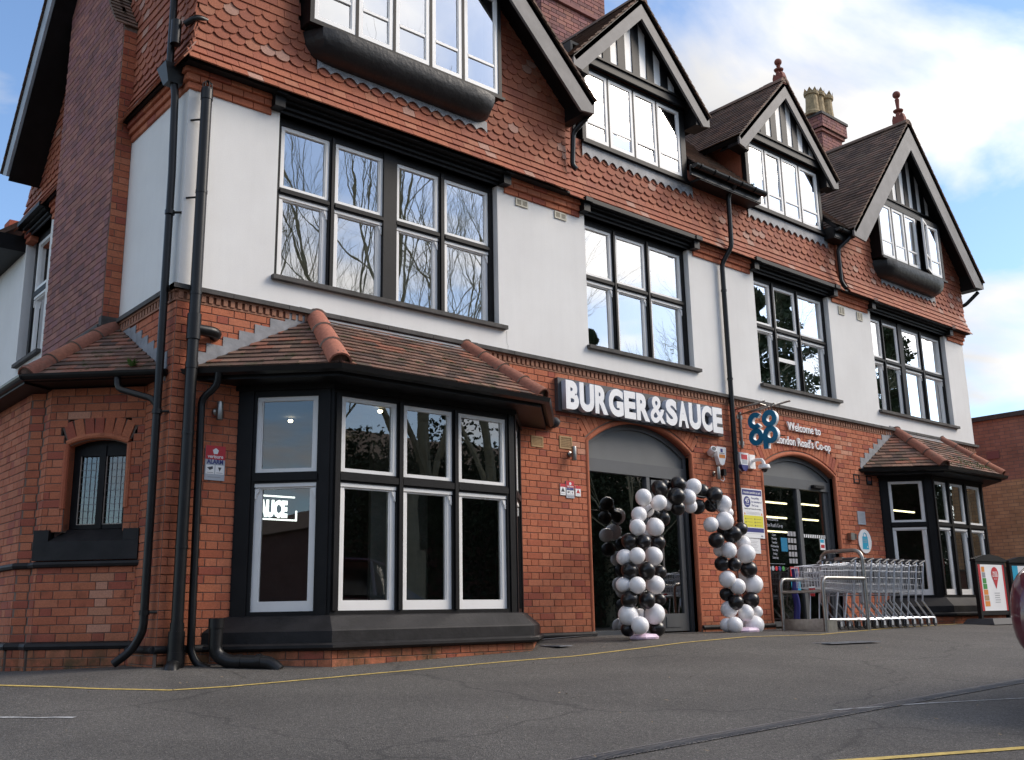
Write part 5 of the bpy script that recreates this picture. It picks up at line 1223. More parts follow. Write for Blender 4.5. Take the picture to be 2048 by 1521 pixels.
t = thing('bullet_camera', 'white bullet security camera beside the orange labelled alarm box', 'camera', (7.6, -.1, 2.5)); MB(Matrix.Translation((7.60, -.02, 2.49)) @ Matrix.Rotation(radians(65), 4, 'X') @ Matrix.Rotation(radians(-20), 4, 'Y')).lathe([(.035, 0), (.05, .02), (.05, .13), (.045, .14)], (0, 0, 0), 14).build('body', M['whiteplastic'], t, True)
MB(Matrix.Translation((7.60, -.02, 2.49)) @ Matrix.Rotation(radians(65), 4, 'X') @ Matrix.Rotation(radians(-20), 4, 'Y')).lathe([(.032, .141), (.032, .146)], (0, 0, 0), 14).build('lens', M['carglass'], t); MB().tube([(7.62, -.03, 2.49), (7.68, 0, 2.47)], .02, 8).build('mount', M['whiteplastic'], t)
t = thing('dome_camera', 'white dome security camera on a wall arm above the supermarket door', 'camera', (8.55, -.2, 2.4)); MB().box(8.47, 8.60, -.05, -.005, 2.36, 2.56).build('mount_box', M['whiteplastic'], t)
MB().tube([(8.54, -.04, 2.47), (8.54, -.13, 2.48), (8.545, -.20, 2.47), (8.55, -.225, 2.43), (8.55, -.23, 2.40)], .024, 10).build('arm', M['whiteplastic'], t, True); MB().lathe([(.03, .40-.0), (.075, .395), (.085, .36), (.085, .345), (.07, .335)][::-1], (8.55, -.23, 2.0), 18).build('housing', M['whiteplastic'], t, True)
MB().lathe([(.005, -.05), (.03, -.042), (.045, -.02), (.05, 0)], (8.55, -.23, 2.335), 14).build('lens', M['carglass'], t, True)
# wall lights, cylinders
for x, z, lb in ((.43, 2.24, 'steel cylinder wall light above the large alarm plate'), (4.93, 2.25, 'steel cylinder wall light left of the burger shop arch'), (7.68, 2.225, 'steel cylinder wall light under the bullet camera')):
    t = thing('wall_light', lb, 'light', (x, -.06, z)); MB().lathe([(.028, -.085), (.03, -.08), (.03, .08), (.028, .085)], (x, -.085, z), 14).build('body', M['steel'], t, True); MB(Matrix.Translation((x, -.001, z)) @ Matrix.Rotation(pi/2, 4, 'X')).lathe([(.035, .0), (.035, .02), (.015, .03), (.012, .06)], (0, 0, 0), 12).build('mount', M['steel'], t)
t = thing('sensor', 'black round sensor at the end of the first bay roof', 'sensor', (4.64, -.1, 2.6)); MB(Matrix.Translation((4.64, -.005, 2.60)) @ Matrix.Rotation(pi/2, 4, 'X')).lathe([(.06, 0), (.068, .04), (.06, .09), (.035, .125), (.005, .135)], (0, 0, 0), 14).build('body', M['rubber'], t, True)
t = thing('cable_box', 'small black cable connector with looped white cable by the wall light', 'connector', (7.85, -.03, 2.24)); MB().box(7.84, 7.90, -.06, -.006, 2.21, 2.30).build('body', M['black'], t); MB().tube([(7.87, -.03, 2.21), (7.885, -.03, 2.16), (7.85, -.03, 2.13), (7.80, -.03, 2.15)], .006, 6).build('cable', M['whiteplastic'], t)
# air bricks and vents
def vent(x0, x1, z0, z1, label, kind):
    t = thing('air_vent', label, 'vent', (x0, 0, z0)); mt = {'w': 'cream', 'b': 'buff', 'k': 'black'}[kind]
    mb = MB(); f = .018; mb.box(x0, x1, -.016, .0, z0, z0+f); mb.box(x0, x1, -.016, 0, z1-f, z1); mb.box(x0, x0+f, -.016, 0, z0+f, z1-f); mb.box(x1-f, x1, -.016, 0, z0+f, z1-f); mb.build('frame', M[mt], t)
    quad(W, x0+f, x1-f, z0+f, z1-f, -.0075, 'opening', 'ink', t); mb = MB()
    if kind == 'w':
        mb.box((x0+x1)/2-.012, (x0+x1)/2+.012, -.015, -.008, z0+f, z1-f); z = z0+f+.006
        while z < z1-f: mb.box(x0+f, x1-f, -.014, -.008, z, z+.006); z += .013
    elif kind == 'b':
        n = 9
        for k in range(n+1): x = x0+f+(x1-x0-2*f)*k/n; mb.box(x-.004, x+.004, -.013, -.008, z0+f, z1-f)
        for k in range(7): z = z0+f+(z1-z0-2*f)*k/6; mb.box(x0+f, x1-f, -.0125, -.0085, z-.004, z+.004)
    if mb.v: mb.build('louvre', M[mt], t)
vent(4.148, 4.344, 5.265, 5.36, 'cream louvred vent nearest the big window, under the tiles', 'w'); vent(4.80, 5.0, 5.265, 5.36, 'cream louvred vent just left of the second window head', 'w')
vent(11.31, 11.48, 5.20, 5.345, 'white louvred vent right of the third window', 'w'); vent(11.88, 12.05, 5.20, 5.345, 'white louvred vent left of the fourth window', 'w')
vent(4.31, 4.50, 2.29, 2.42, 'buff terracotta air brick tucked under the first bay gutter end', 'b'); vent(4.765, 4.975, 2.31, 2.465, 'buff terracotta air brick left of the burger shop arch', 'b')
vent(11.27, 11.44, 2.35, 2.50, 'square black vent right of the supermarket arch', 'k'); vent(11.65, 11.82, 2.35, 2.50, 'square black vent close under the right bay eave', 'k')
# round bag sign, notice board and box
t = thing('round_sign', 'round white sign with a blue shopping bag beside the right bay', 'sign', (11.41, 0, 1.42))
MB(Matrix.Translation((11.41, -.012, 1.425)) @ Matrix.Rotation(pi/2, 4, 'X')).lathe([(.19, 0), (.19, .012)], (0, 0, 0), 32).build('disc', M['whiteplastic'], t)
MB().prism([(11.32, 1.30), (11.50, 1.30), (11.485, 1.50), (11.335, 1.50)], -.027, -.0245).build('bag', M['cyan'], t); MB().tube([(11.36, -.026, 1.50), (11.37, -.026, 1.54), (11.41, -.026, 1.56), (11.45, -.026, 1.54), (11.46, -.026, 1.50)], .006, 6).build('bag_handle', M['cyan'], t); MB().prism([(11.44, 1.325), (11.48, 1.325), (11.46, 1.355)], -.029, -.0272).build('mark', M['whiteplastic'], t)
for k in range(3): MB().box(11.345, 11.46, -.0285, -.0272, 1.455-k*.025, 1.463-k*.025).build('printed_line', M['silver'], t)
t = thing('notice', 'small grey notice plate on brick above the round sign', 'notice', (11.38, 0, 1.7)); MB().box(11.27, 11.49, -.02, -.008, 1.69, 1.90).build('plate', M['silver'], t)
for k in range(8): MB().box(11.29, 11.47, -.0215, -.0201, 1.87-k*.021, 1.876-k*.021).build('printed_line', M['greyink'], t)
t = thing('key_safe', 'small grey metal key safe left of the round sign', 'box', (11.0, -.05, 1.5)); MB().box(10.93, 11.04, -.07, -.008, 1.43, 1.54).build('body', M['steel'], t); MB().box(11.06, 11.13, -.05, -.008, 1.45, 1.53).build('back_box', M['rubber'], t)

# ================================================================== balloon arch
BL = [('W', 5.22, -0.9, 1.66, 0.097), ('W', 5.45, -0.93, 1.61, 0.091), ('W', 5.78, -0.78, 1.62, 0.072), ('K', 5.58, -0.83, 1.79, 0.097), ('K', 5.81, -0.72, 1.86, 0.073), ('K', 5.9, -0.85, 1.86, 0.099), ('W', 6.18, -0.85, 1.85, 0.1), ('K', 5.8, -0.9, 1.71, 0.104), ('K', 5.87, -0.85, 1.58, 0.09), ('W', 6.08, -0.85, 1.72, 0.095), ('W', 6.13, -0.83, 1.62, 0.085), ('K', 6.54, -0.69, 1.84, 0.094), ('K', 6.65, -0.8, 1.79, 0.103), ('K', 6.47, -0.67, 1.64, 0.091), ('K', 6.71, -0.68, 1.67, 0.079), ('W', 6.84, -0.78, 1.69, 0.107), ('W', 7.07, -0.67, 1.6, 0.07), ('W', 6.78, -0.83, 1.47, 0.114), ('W', 6.58, -0.77, 1.42, 0.096), ('W', 5.13, -0.9, 1.46, 0.09), ('W', 5.05, -0.94, 1.31, 0.093), ('W', 5.42, -0.88, 1.33, 0.105), ('K', 5.55, -0.76, 1.49, 0.078), ('K', 5.66, -0.79, 1.45, 0.093), ('W', 5.45, -0.74, 1.54, 0.085), ('W', 5.42, -0.75, 1.28, 0.087), ('K', 4.99, -0.86, 1.16, 0.089), ('K', 5.12, -0.96, 1.15, 0.086), ('K', 5.47, -0.86, 1.16, 0.091), ('W', 4.92, -0.84, 0.98, 0.089), ('W', 4.98, -0.98, 0.99, 0.092), ('W', 5.37, -0.88, 1.0, 0.105), ('K', 4.93, -0.9, 0.83, 0.092), ('K', 5.14, -0.97, 0.83, 0.098), ('K', 5.56, -0.79, 0.83, 0.082), ('W', 4.89, -0.84, 0.68, 0.086), ('W', 4.96, -0.98, 0.67, 0.095), ('W', 5.37, -0.88, 0.68, 0.108), ('K', 4.91, -0.9, 0.52, 0.096), ('K', 5.12, -0.97, 0.51, 0.094), ('K', 5.54, -0.79, 0.52, 0.073), ('W', 4.91, -0.87, 0.35, 0.112), ('W', 5.34, -0.88, 0.36, 0.115), ('W', 4.93, -1.02, 0.24, 0.1), ('K', 4.93, -0.84, 0.2, 0.08), ('K', 5.43, -0.82, 0.2, 0.096), ('W', 5.23, -0.75, 0.34, 0.082), ('K', 6.64, -0.79, 1.23, 0.099), ('K', 6.95, -0.81, 1.31, 0.11), ('K', 7.27, -0.7, 1.4, 0.089), ('W', 7.37, -0.65, 1.23, 0.097), ('W', 6.83, -0.69, 1.12, 0.084), ('W', 6.84, -0.82, 1.11, 0.098), ('W', 7.25, -0.77, 1.08, 0.12), ('K', 6.81, -0.72, 0.95, 0.094), ('K', 6.93, -0.82, 0.94, 0.088), ('K', 7.31, -0.75, 0.89, 0.108), ('W', 6.82, -0.78, 0.76, 0.105), ('W', 7.38, -0.63, 0.8, 0.09), ('W', 6.94, -0.84, 0.67, 0.098), ('W', 7.39, -0.75, 0.7, 0.118), ('K', 6.89, -0.7, 0.58, 0.086), ('K', 6.91, -0.82, 0.48, 0.096), ('K', 7.33, -0.73, 0.51, 0.111), ('W', 6.91, -0.71, 0.4, 0.105), ('W', 7.11, -0.81, 0.35, 0.1), ('W', 7.52, -0.67, 0.36, 0.081), ('W', 6.82, -0.73, 0.21, 0.087), ('W', 6.84, -0.83, 0.21, 0.101), ('W', 7.34, -0.75, 0.2, 0.122), ('K', 6.95, -0.66, 1.37, 0.077), ('W', 7.31, -0.61, 0.26, 0.092)]
ba = thing('balloon_arch', 'free standing arch of black and white balloons in front of the burger shop door', 'balloon arch', (6.1, -.85, .12))
CL_ = [(5.15, -.88, .16), (5.18, -.88, .7), (5.2, -.87, 1.2), (5.32, -.86, 1.5), (5.65, -.83, 1.68), (6.1, -.81, 1.76), (6.5, -.79, 1.75), (6.8, -.75, 1.55), (6.95, -.74, 1.25), (7.1, -.73, .9), (7.15, -.73, .5), (7.12, -.72, .16)]
def bal_mesh(k):
    mb = MB(); n = 22; prof = []
    for i in range(15):
        a = pi*i/14; z = -cos(a); r = sin(a)
        if z > 0: z *= 1.02
        else: z *= 1.10; r *= (1-.05*abs(z)**2)
        prof.append((max(r, .001), z))
    mb.lathe(prof, (0, 0, 0), n); mb.lathe([(.05, -1.19), (.10, -1.17), (.035, -1.12), (.03, -1.08)], (0, 0, 0), 8); return mb.mesh('balloon', M['bw' if k == 'W' else 'bk'], True)
BM = {k: bal_mesh(k) for k in 'WK'}
for c, x, y, z, r in BL:
    p = Vector((x, y, z)); q = min((Vector(v) for v in CL_), key=lambda v: (v-p).length)
    dirv = (p-q+Vector((R.uniform(-.02, .02), R.uniform(-.02, .02), R.uniform(-.02, .02)))).normalized()
    mm = Matrix.Translation(p) @ dirv.to_track_quat('Z', 'Y').to_matrix().to_4x4() @ Matrix.Diagonal((r*R.uniform(.97, 1.0), r*R.uniform(.97, 1.0), r*R.uniform(.98, 1.06), 1))
    link('balloon', BM[c], ba, mm)
MB().tube(CL_, .006, 6).build('support_line', M['ink'], ba)
for x, y in ((5.09, -.93), (7.14, -.78)):
    mb = MB(); z = gz(x, y); mb.lathe([(.16, 0), (.17, .02), (.13, .05), (.05, .06), (.01, .06)], (0, 0, z+.0), 9); mb.v = [(x+p[0]*1.15+.01*sin(p[1]*60), y+p[1]*.8, p[2]) for p in mb.v]; mb.build('foil_weight', M['foil'], ba)

# ================================================================== trolley bay and trolleys
tb = thing('trolley_corral', 'brushed steel tube corral holding the row of shopping trolleys', 'trolley corral', (8.4, -1.1, .08))
yn, yf, x0c, x1c = -1.40, -.78, 7.93, 8.92; g0 = .06
def bent(pts, r, rad, name, mat, parent, n=12):
    P = [Vector(p) for p in pts]; out = [P[0]]
    for i in range(1, len(P)-1):
        a, p, b = P[i-1], P[i], P[i+1]; k = min(rad, (p-a).length*.48, (b-p).length*.48); q0 = p+(a-p).normalized()*k; q1 = p+(b-p).normalized()*k
        for t in range(0, 7): s = t/6; out.append(q0*(1-s)**2+p*2*s*(1-s)+q1*s*s)
    out.append(P[-1]); return MB().tube(out, r, n).build(name, mat, parent, True)
for y in (yn, yf): bent([(x0c, y, g0-.02), (x0c, y, .765), (x1c, y, .765)], .024, .10, 'side_rail', M['steel'], tb)
bent([(x1c, yf, g0-.02), (x1c, yf, 1.14), (x1c, yn, 1.14), (x1c, yn, g0-.02)], .026, .14, 'hoop', M['steel'], tb)
MB().tube([(x0c, yf, .60), (x0c, yn, .60)], .02, 10).build('cross_bar', M['steel'], tb)
MB().box(x0c-.02, x0c+.02, yn+.02, yf-.02, .12, .26).build('kick_plate', M['steel'], tb); MB().box(x0c+.02, x0c+.22, yn-.02, yn+.04, .09, .25).build('stop_block', M['steel'], tb)
GR = 'shopping trolleys nested in the steel corral'
tr = thing('shopping_trolley', 'first nested trolley, deepest inside the steel corral', 'trolley', (0, 0, 0), GR)
zb = .12
mb = MB()
for s in (-1, 1):
    y0, y1 = .25*s, .19*s
    mb.tube([(0, y0, zb), (-.80, y1, zb+.01)], .014, 6); mb.tube([(0, y0, zb), (-.30, y0, .35), (-.17, y0, .90)], .014, 6)
    mb.tube([(-.66, y1, zb), (-.58, y1*1.1, .47)], .009, 6)
mb.tube([(-.80, -.19, zb+.01), (-.80, .19, zb+.01)], .012, 6); mb.tube([(-.27, -.25, .44), (-.27, .25, .44)], .008, 6)
link('chassis', mb.mesh('chassis', M['zinc'], True), tr)
mb = MB(); n = 18
def bx(t, zf):  # basket side line, t 0 rear..1 front
    return -.20-.72*t, (.26-.07*t), (.86-.05*t) if zf else (.47+.07*t)
for s in (-1, 1):
    for k in range(n+1):
        t = k/n; x, y, za_ = bx(t, 1); _, _, zc_ = bx(t, 0); mb.tube([(x, s*y, za_), (x+.02*(1-t), s*(y-.03), zc_)], .0028, 4, False)
    for j in range(5):
        f = j/4; mb.tube([(bx(0, 1)[0], s*(bx(0, 1)[1]-.03*(1-f)), bx(0, 0)[2]+(bx(0, 1)[2]-bx(0, 0)[2])*f), (bx(1, 1)[0], s*(bx(1, 1)[1]-.03*(1-f)), bx(1, 0)[2]+(bx(1, 1)[2]-bx(1, 0)[2])*f)], .0025 if j < 4 else .005, 4, False)
for k in range(9):
    y = -.22+.44*k/8; mb.tube([(-.20, y, .47), (-.92, y*.75, .54)], .0028, 4, False); mb.tube([(-.92, y*.8, .54), (-.92, y*.86, .81)], .0028, 4, False); mb.tube([(-.22, y, .47), (-.26, y, .84)], .0028, 4, False)
for k in range(8): t = k/7; x = -.2-.72*t; mb.tube([(x, -.23+.06*t, .47+.07*t), (x, .23-.06*t, .47+.07*t)], .0028, 4, False)
for f in (0, .33, .66, 1): mb.tube([(-.92, -.18, .54+.27*f), (-.92, .18, .54+.27*f)], .003, 4, False)
link('wire_basket', mb.mesh('wire_basket', M['zinc']), tr)
mb = MB(); mb.tube([(-.15, -.27, .915), (-.15, .27, .915)], .017, 10)
for s in (-1, 1): mb.tube([(-.15, .27*s, .915), (-.21, .265*s, .905), (-.30, .255*s, .865)], .013, 8)
link('handle', mb.mesh('handle', M['bluehandle'], True), tr)
mb = MB(); mb.box(-.175, -.125, -.06, .06, .90, .94); link('coin_lock', mb.mesh('coin_lock', M['steel']), tr)
mb = MB(); mb.add([(-.28, -.2, .62), (-.28, .2, .62), (-.24, .2, .80), (-.24, -.2, .80)], [(0, 1, 2, 3)]); mb.box(-.29, -.275, -.2, .2, .6, .63); link('child_seat_flap', mb.mesh('child_seat_flap', M['bluehandle']), tr)
for (x, y) in ((-.02, .25), (-.02, -.25), (-.78, .19), (-.78, -.19)):
    mb = MB(Matrix.Translation((x+.02, y-.012, .05)) @ Matrix.Rotation(-pi/2, 4, 'X')); mb.lathe([(.03, 0), (.05, .003), (.05, .021), (.03, .024)], (0, 0, 0), 16); w = link('wheel', mb.mesh('wheel', M['rubber'], True), tr)
    mb = MB(); mb.box(x-.015, x+.03, y-.018, y-.015, .04, .105); mb.box(x-.015, x+.03, y+.015, y+.018, .04, .105); mb.box(x-.015, x+.02, y-.018, y+.018, .10, .112); link('fork', mb.mesh('fork', M['zinc']), tr)
NT = 10
labs = ['first nested trolley, deepest inside the steel corral']+['%s nested trolley counted from the closed end of the steel corral' % s for s in ('second', 'third', 'fourth', 'fifth', 'sixth', 'seventh', 'eighth', 'ninth')]+['rearmost trolley sticking out farthest towards the right bay window']
for k in range(NT):
    x = 9.02+k*.215; y = -1.09+.008*k; mm = Matrix.Translation((x, y, gz(x, y)+.0)) @ Matrix.Rotation(radians(R.uniform(-1, 1)), 4, 'Z')
    if k == 0: tr.matrix_basis = mm
    else: dup(tr, mm, labs[k], GR)
def cup(x, y, z, label, tilt=0):
    t = thing('paper_cup', label, 'cup', (x, y, z)); MB().lathe([(.028, 0), (.040, .10)], (x, y, z), 14).build('cup_body', M['red'], t, True); MB().lathe([(.042, .10), (.043, .11), (.036, .12), (.02, .12)], (x, y, z), 14).build('lid', M['whiteplastic'], t, True); MB().lathe([(.0345, .035), (.0385, .07)], (x, y, z), 14).build('printed_band', M['whiteplastic'] if 0 else M['silver'], t, True)
cup(8.12, -1.12, .545, 'red paper cup left in the front of the first trolley'); cup(11.30, -.62, .118, 'red paper cup standing on the ground behind the last trolley')
# tall blue inflatable by the supermarket door
t = thing('inflatable', 'tall wavy blue inflatable tube beside the supermarket door', 'inflatable', (9.1, -.2, .2)); MB().tube([(9.09, -.2, .14), (9.10, -.2, .3), (9.13, -.2, .42), (9.12, -.2, .52), (9.09, -.2, .6), (9.12, -.2, .72), (9.14, -.2, .85), (9.13, -.2, .95)], .045, 10).build('tube', M['navy'], t, True)
# ================================================================== A boards
def a_board(x, y, rz, label, second):
    z = gz(x, y); t = thing('a_board', label, 'sign', (x, y, z), None, rz); F = Matrix.Translation((x, y, z)) @ Matrix.Rotation(rz, 4, 'Z'); w = .46
    mb = MB(F); mb.box(-w, -w+.055, -.03, .03, .04, 1.0); mb.box(w-.055, w, -.03, .03, .04, 1.0); mb.box(-w+.055, w-.055, -.025, .025, .14, .20); mb.prism([(-w-.03, .965), (w+.03, .965), (w+.02, 1.0), (w*.5, 1.055), (0, 1.075), (-w*.5, 1.055), (-w-.02, 1.0)], -.045, .045); mb.box(-w+.055, w-.055, -.028, .028, .92, .964); mb.build('frame', M['black'], t)
    b = MB(F); b.add([(-.55, -.26, .0), (.55, -.26, 0), (.55, .26, 0), (-.55, .26, 0), (-.47, -.2, .09), (.47, -.2, .09), (.47, .2, .09), (-.47, .2, .09)], [(3, 2, 1, 0), (4, 5, 6, 7), (0, 1, 5, 4), (1, 2, 6, 5), (2, 3, 7, 6), (3, 0, 4, 7)]); b.build('base', M['rubber'], t)
    d = -.026; a0, a1 = -w+.06, w-.06; quad(F, a0, a1, .205, .915, d, 'poster', 'whiteplastic', t)
    if not second:
        quad(F, a0, a0+.07, .205, .915, d-.002, 'red_strip', 'red', t); quad(F, a1-.05, a1, .205, .915, d-.002, 'red_strip', 'red', t)
        for k, c in enumerate(('orange', 'greyink', 'green', 'green', 'orange', 'buff', 'orange')): quad(F, a0+.10, a0+.19+.01*k, .80-k*.088, .88-k*.088, d-.002, 'food_photo', c, t)
        pts = [(.10+.11*cos(a), .77+.11*sin(a)) for a in [-.35+(pi+.7)*k/16 for k in range(17)]]+[(.10, .54)]
        MB(F).prism(pts, d-.004, d-.002).build('map_pin', M['red'], t); text(t, 'PRICES', F, .10, .77, .055, M['whiteplastic'], 'lettering', .0004, .85, .001, 'CENTER', d-.005); text(t, 'LOCKED', F, .10, .725, .055, M['whiteplastic'], 'lettering', .0004, .85, .001, 'CENTER', d-.005); text(t, 'until June', F, .10, .685, .03, M['whiteplastic'], 'lettering', .0004, .85, 0, 'CENTER', d-.005)
        for k in range(5): MB(F).box(.02+.01*(k % 2), .19-.01*(k % 3), d-.003, d-.0015, .47-k*.035, .478-k*.035).build('printed_line', M['greyink'], t)
    else: quad(F, a0, a0+.14, .205, .915, d-.002, 'blue_strip', 'cyan', t)
a_board(12.86, -1.28, radians(-3), 'black framed pavement sign with a red map pin poster', False)
a_board(14.05, -1.35, radians(-12), 'black framed pavement sign with a blue and white poster at the right edge', True)

# ================================================================== neighbouring building
nb = thing('neighbour_building', 'flat roofed brown brick building beyond the right bay', 'building', (20, 4, 0))
X0 = 19.0
def nbw(z0, z1, mat, name, o=0): MB().box(X0-o, X0+14, -3.2, 16, z0, z1).build(name, M[mat], nb)
nbw(-.3, 1.18, 'farbrick3', 'wall', .01); nbw(1.18, 3.05, 'farbrick2', 'wall'); nbw(3.05, 4.42, 'farbrick1', 'wall', .004)
MB().box(X0-.06, X0+14, -3.26, 16.1, 4.42, 4.52).build('roof_edge', M['stone'], nb); MB().box(X0-.03, X0, .95, 1.22, 3.55, 3.72).build('vent_grille', M['chimney_brick'], nb); MB().box(X0-.04, X0, -3.2, 16, 1.16, 1.20).build('string_course', M['stone'], nb)

# ================================================================== cars
def car(name, label, x, y, rz, paint, group=None):
    z = gz(x, y); t = thing(name, label, 'car', (0, 0, 0), group)
    prof = [(-2.10, .40, .64, .55), (-2.08, .30, .72, .80), (-1.98, .24, .90, .88), (-1.75, .22, .96, .90), (-1.2, .22, .97, .90), (-.3, .22, .97, .88), (.6, .22, .96, .88), (1.3, .22, .88, .88), (1.8, .25, .76, .84), (2.02, .30, .66, .70), (2.10, .40, .58, .45)]
    vs = []; n = 12
    for (px, zl, zh, hw) in prof:
        for k in range(n):
            a = 2*pi*k/n+pi/n; cy, sz = cos(a), sin(a); e = .45
            vs.append((px, hw*math.copysign(abs(cy)**e, cy), (zl+zh)/2+(zh-zl)/2*math.copysign(abs(sz)**e, sz)))
    fs = [(i*n+k, (i+1)*n+k, (i+1)*n+(k+1) % n, i*n+(k+1) % n) for i in range(len(prof)-1) for k in range(n)]+[tuple(range(n)), tuple(range((len(prof)-1)*n, len(prof)*n))[::-1]]
    me = MB().add(vs, fs).mesh('body', M[paint], True); o = link('body', me, t); md = o.modifiers.new('s', 'SUBSURF'); md.levels = md.render_levels = 2
    gl = [(-1.80, .93, .95, .60), (-1.45, .93, 1.36, .62), (-.8, .93, 1.47, .62), (.1, .93, 1.46, .62), (.55, .93, 1.30, .64), (1.15, .90, .94, .66)]
    vs = []; n = 4
    for (px, zl, zh, hw) in gl: vs += [(px, -hw-.14, zl), (px, -hw+.02, zh), (px, hw-.02, zh), (px, hw+.14, zl)]
    fs = [(i*4+k, (i+1)*4+k, (i+1)*4+k+1, i*4+k+1) for i in range(len(gl)-1) for k in range(3)]+[(0, 1, 2, 3), (23, 22, 21, 20)]
    link('window_band', MB().add(vs, [tuple(reversed(f)) for f in fs]).mesh('window_band', M['carglass'], True), t)
    rf = MB(); rr = gl[1:5]; rf.strip([(p[0], -p[3]-.0, p[2]+.012) for p in rr], [(p[0], p[3]+.0, p[2]+.012) for p in rr]); rf.strip([(p[0], p[3], p[2]-.03) for p in rr], [(p[0], -p[3], p[2]-.03) for p in rr]); 
    for s in (-1, 1):
        for i in (1, 3, 4): p = gl[i]; rf.tube([(p[0], s*(p[3]+.15), .93), (p[0]+.02, s*(p[3]-.0), p[2])], .03, 6)
        rf.tube([(q[0], s*(q[3]-.01), q[2]) for q in rr], .03, 6)
    link('roof', rf.mesh('roof', M[paint], True), t)
    for px in (-1.25, 1.3):
        for s in (-1, 1):
            wh = MB(Matrix.Translation((px, s*.76-.1, .32)) @ Matrix.Rotation(-pi/2, 4, 'X')); wh.lathe([(.2, 0), (.31, .0), (.32, .03), (.32, .17), (.31, .2), (.2, .2)], (0, 0, 0), 20); w = link('wheel', wh.mesh('wheel', M['rubber'], True), t)
            rm = MB(Matrix.Translation((px, s*(.76+.102), .32)) @ Matrix.Rotation(-pi/2, 4, 'X')); rm.lathe([(.2, -.004), (.2, .004), (.06, .004), (.0, -.002)], (0, 0, 0), 14); link('rim', rm.mesh('rim', M['steel'], True), w)
    for s in (-1, 1):
        b = MB(); b.box(-2.05, -1.90, s*.55-.12, s*.55+.12, .66, .78); link('tail_light', b.mesh('tail_light', M['red']), t); b = MB(); b.box(1.84, 1.98, s*.58-.13, s*.58+.13, .60, .70); link('headlight', b.mesh('headlight', M['silver']), t)
    b = MB(); b.box(-2.09, -2.05, -.26, .26, .52, .64); link('number_plate', b.mesh('number_plate', M['yellow']), t)
    t.matrix_basis = Matrix.Translation((x, y, z)) @ Matrix.Rotation(rz, 4, 'Z'); return t
car('parked_car', 'maroon hatchback whose rear corner shows at the right edge', 5.02, -6.60, radians(2), 'maroon')
car('parked_car', 'dark red hatchback parked opposite the first bay, mirrored in its glass', 5.6, -15.2, radians(78), 'redcar'); car('parked_car', 'silver car parked opposite, mirrored in the bay glass', 9.6, -15.0, radians(82), 'silvercar'); car('parked_car', 'blue car parked opposite near the left, mirrored in the chamfered bay pane', -4.2, -14.6, radians(88), 'bluecar')

# ================================================================== trees across the car park (seen mirrored in the windows)
M['bark'] = simple('grey_green_bark', (.36, .33, .22), .95, var=.3, ns=5); M['leaf'] = simple('dark_evergreen_leaf', (.035, .055, .022), .7, var=.4, ns=6)
def bare_tree(seed, h):
    rr = random.Random(seed); mb = MB()
    def seg(p, d, L_, r, lv):
        k = 3 if lv > 2 else 2; pts = [p]; q = p.copy(); dd = d.copy()
        for i in range(k):
            dd = (dd+Vector((rr.uniform(-1, 1), rr.uniform(-1, 1), rr.uniform(-.3, .7)))*.13).normalized(); q = q+dd*(L_/k); pts.append(q.copy())
        mb.tube(pts, r, 6 if lv > 4 else (4 if lv > 2 else 3), False, r*.62)
        if lv == 0: return
        nb_ = 3 if lv > 1 else 3
        for i in range(nb_):
            a = rr.uniform(.25, .62) if i else .14; ax = Vector((rr.uniform(-1, 1), rr.uniform(-1, 1), rr.uniform(-.2, .4))).cross(dd).normalized()
            nd = (Matrix.Rotation(a, 3, ax) @ dd); nd.z += .10; s = pts[-1] if i < 2 else pts[len(pts)//2]
            seg(s, nd.normalized(), L_*rr.uniform(.66, .84), r*(.66 if i == 0 else .42), lv-1)
    seg(Vector((0, 0, -.3)), Vector((0, 0, 1)), h*.24, h*.014, 7); return mb
def tree_thing(seed, h, label, x, y, group):
    t = thing('bare_tree', label, 'tree', (0, 0, 0), group); mb = bare_tree(seed, h); nv = 0
    link('trunk', MB().tube([(0, 0, -.4), (0, 0, h*.12)], h*.015, 8).mesh('trunk', M['bark'], True), t); link('crown', mb.mesh('crown', M['bark']), t)
    t.matrix_basis = Matrix.Translation((x, y, gz(x, y))); return t
TG = 'bare trees across the car park'
protos = [tree_thing(3, 25, 'tallest bare tree opposite the big first floor window', 17.5, -22, TG), tree_thing(11, 22, 'bare tree opposite, leftmost of the row behind the parked cars', 6, -26, TG)]
for k, (x, y, s, rz, pi_) in enumerate([(13.5, -23, .95, 1.0, 1), (21, -21, .9, 2.2, 0), (42, -25, .95, 3.3, 0), (48, -22, .9, 4.1, 1), (-3, -27, .9, .6, 0), (-12, -30, 1.0, 2.6, 1), (33.5, -24, .55, 1.7, 0), (1.5, -33, .8, 5.2, 1)]):
    dup(protos[pi_], Matrix.Translation((x, y, gz(x, y))) @ Matrix.Rotation(rz, 4, 'Z') @ Matrix.Scale(s, 4), 'bare winter tree standing opposite, number %d from the tallest' % (k+2) if 0 else ['slender', 'spreading', 'far right', 'outermost right', 'distant left', 'far left', 'short', 'background'][k]+' bare tree across the car park', TG)
def leaf_mass(n, shape, seed, size):
    rr = random.Random(seed); V = []; Fc = []
    for i in range(n):
        p = shape(rr); a = Vector((rr.uniform(-1, 1), rr.uniform(-1, 1), rr.uniform(-1, 1))).normalized(); b = a.orthogonal().normalized(); s = size*rr.uniform(.6, 1.3)
        k = len(V); V += [tuple(p-a*s), tuple(p+b*s*.5), tuple(p+a*s), tuple(p-b*s*.5)]; Fc.append((k, k+1, k+2, k+3))
    mb = MB(); mb.v = V; mb.f = Fc; return mb
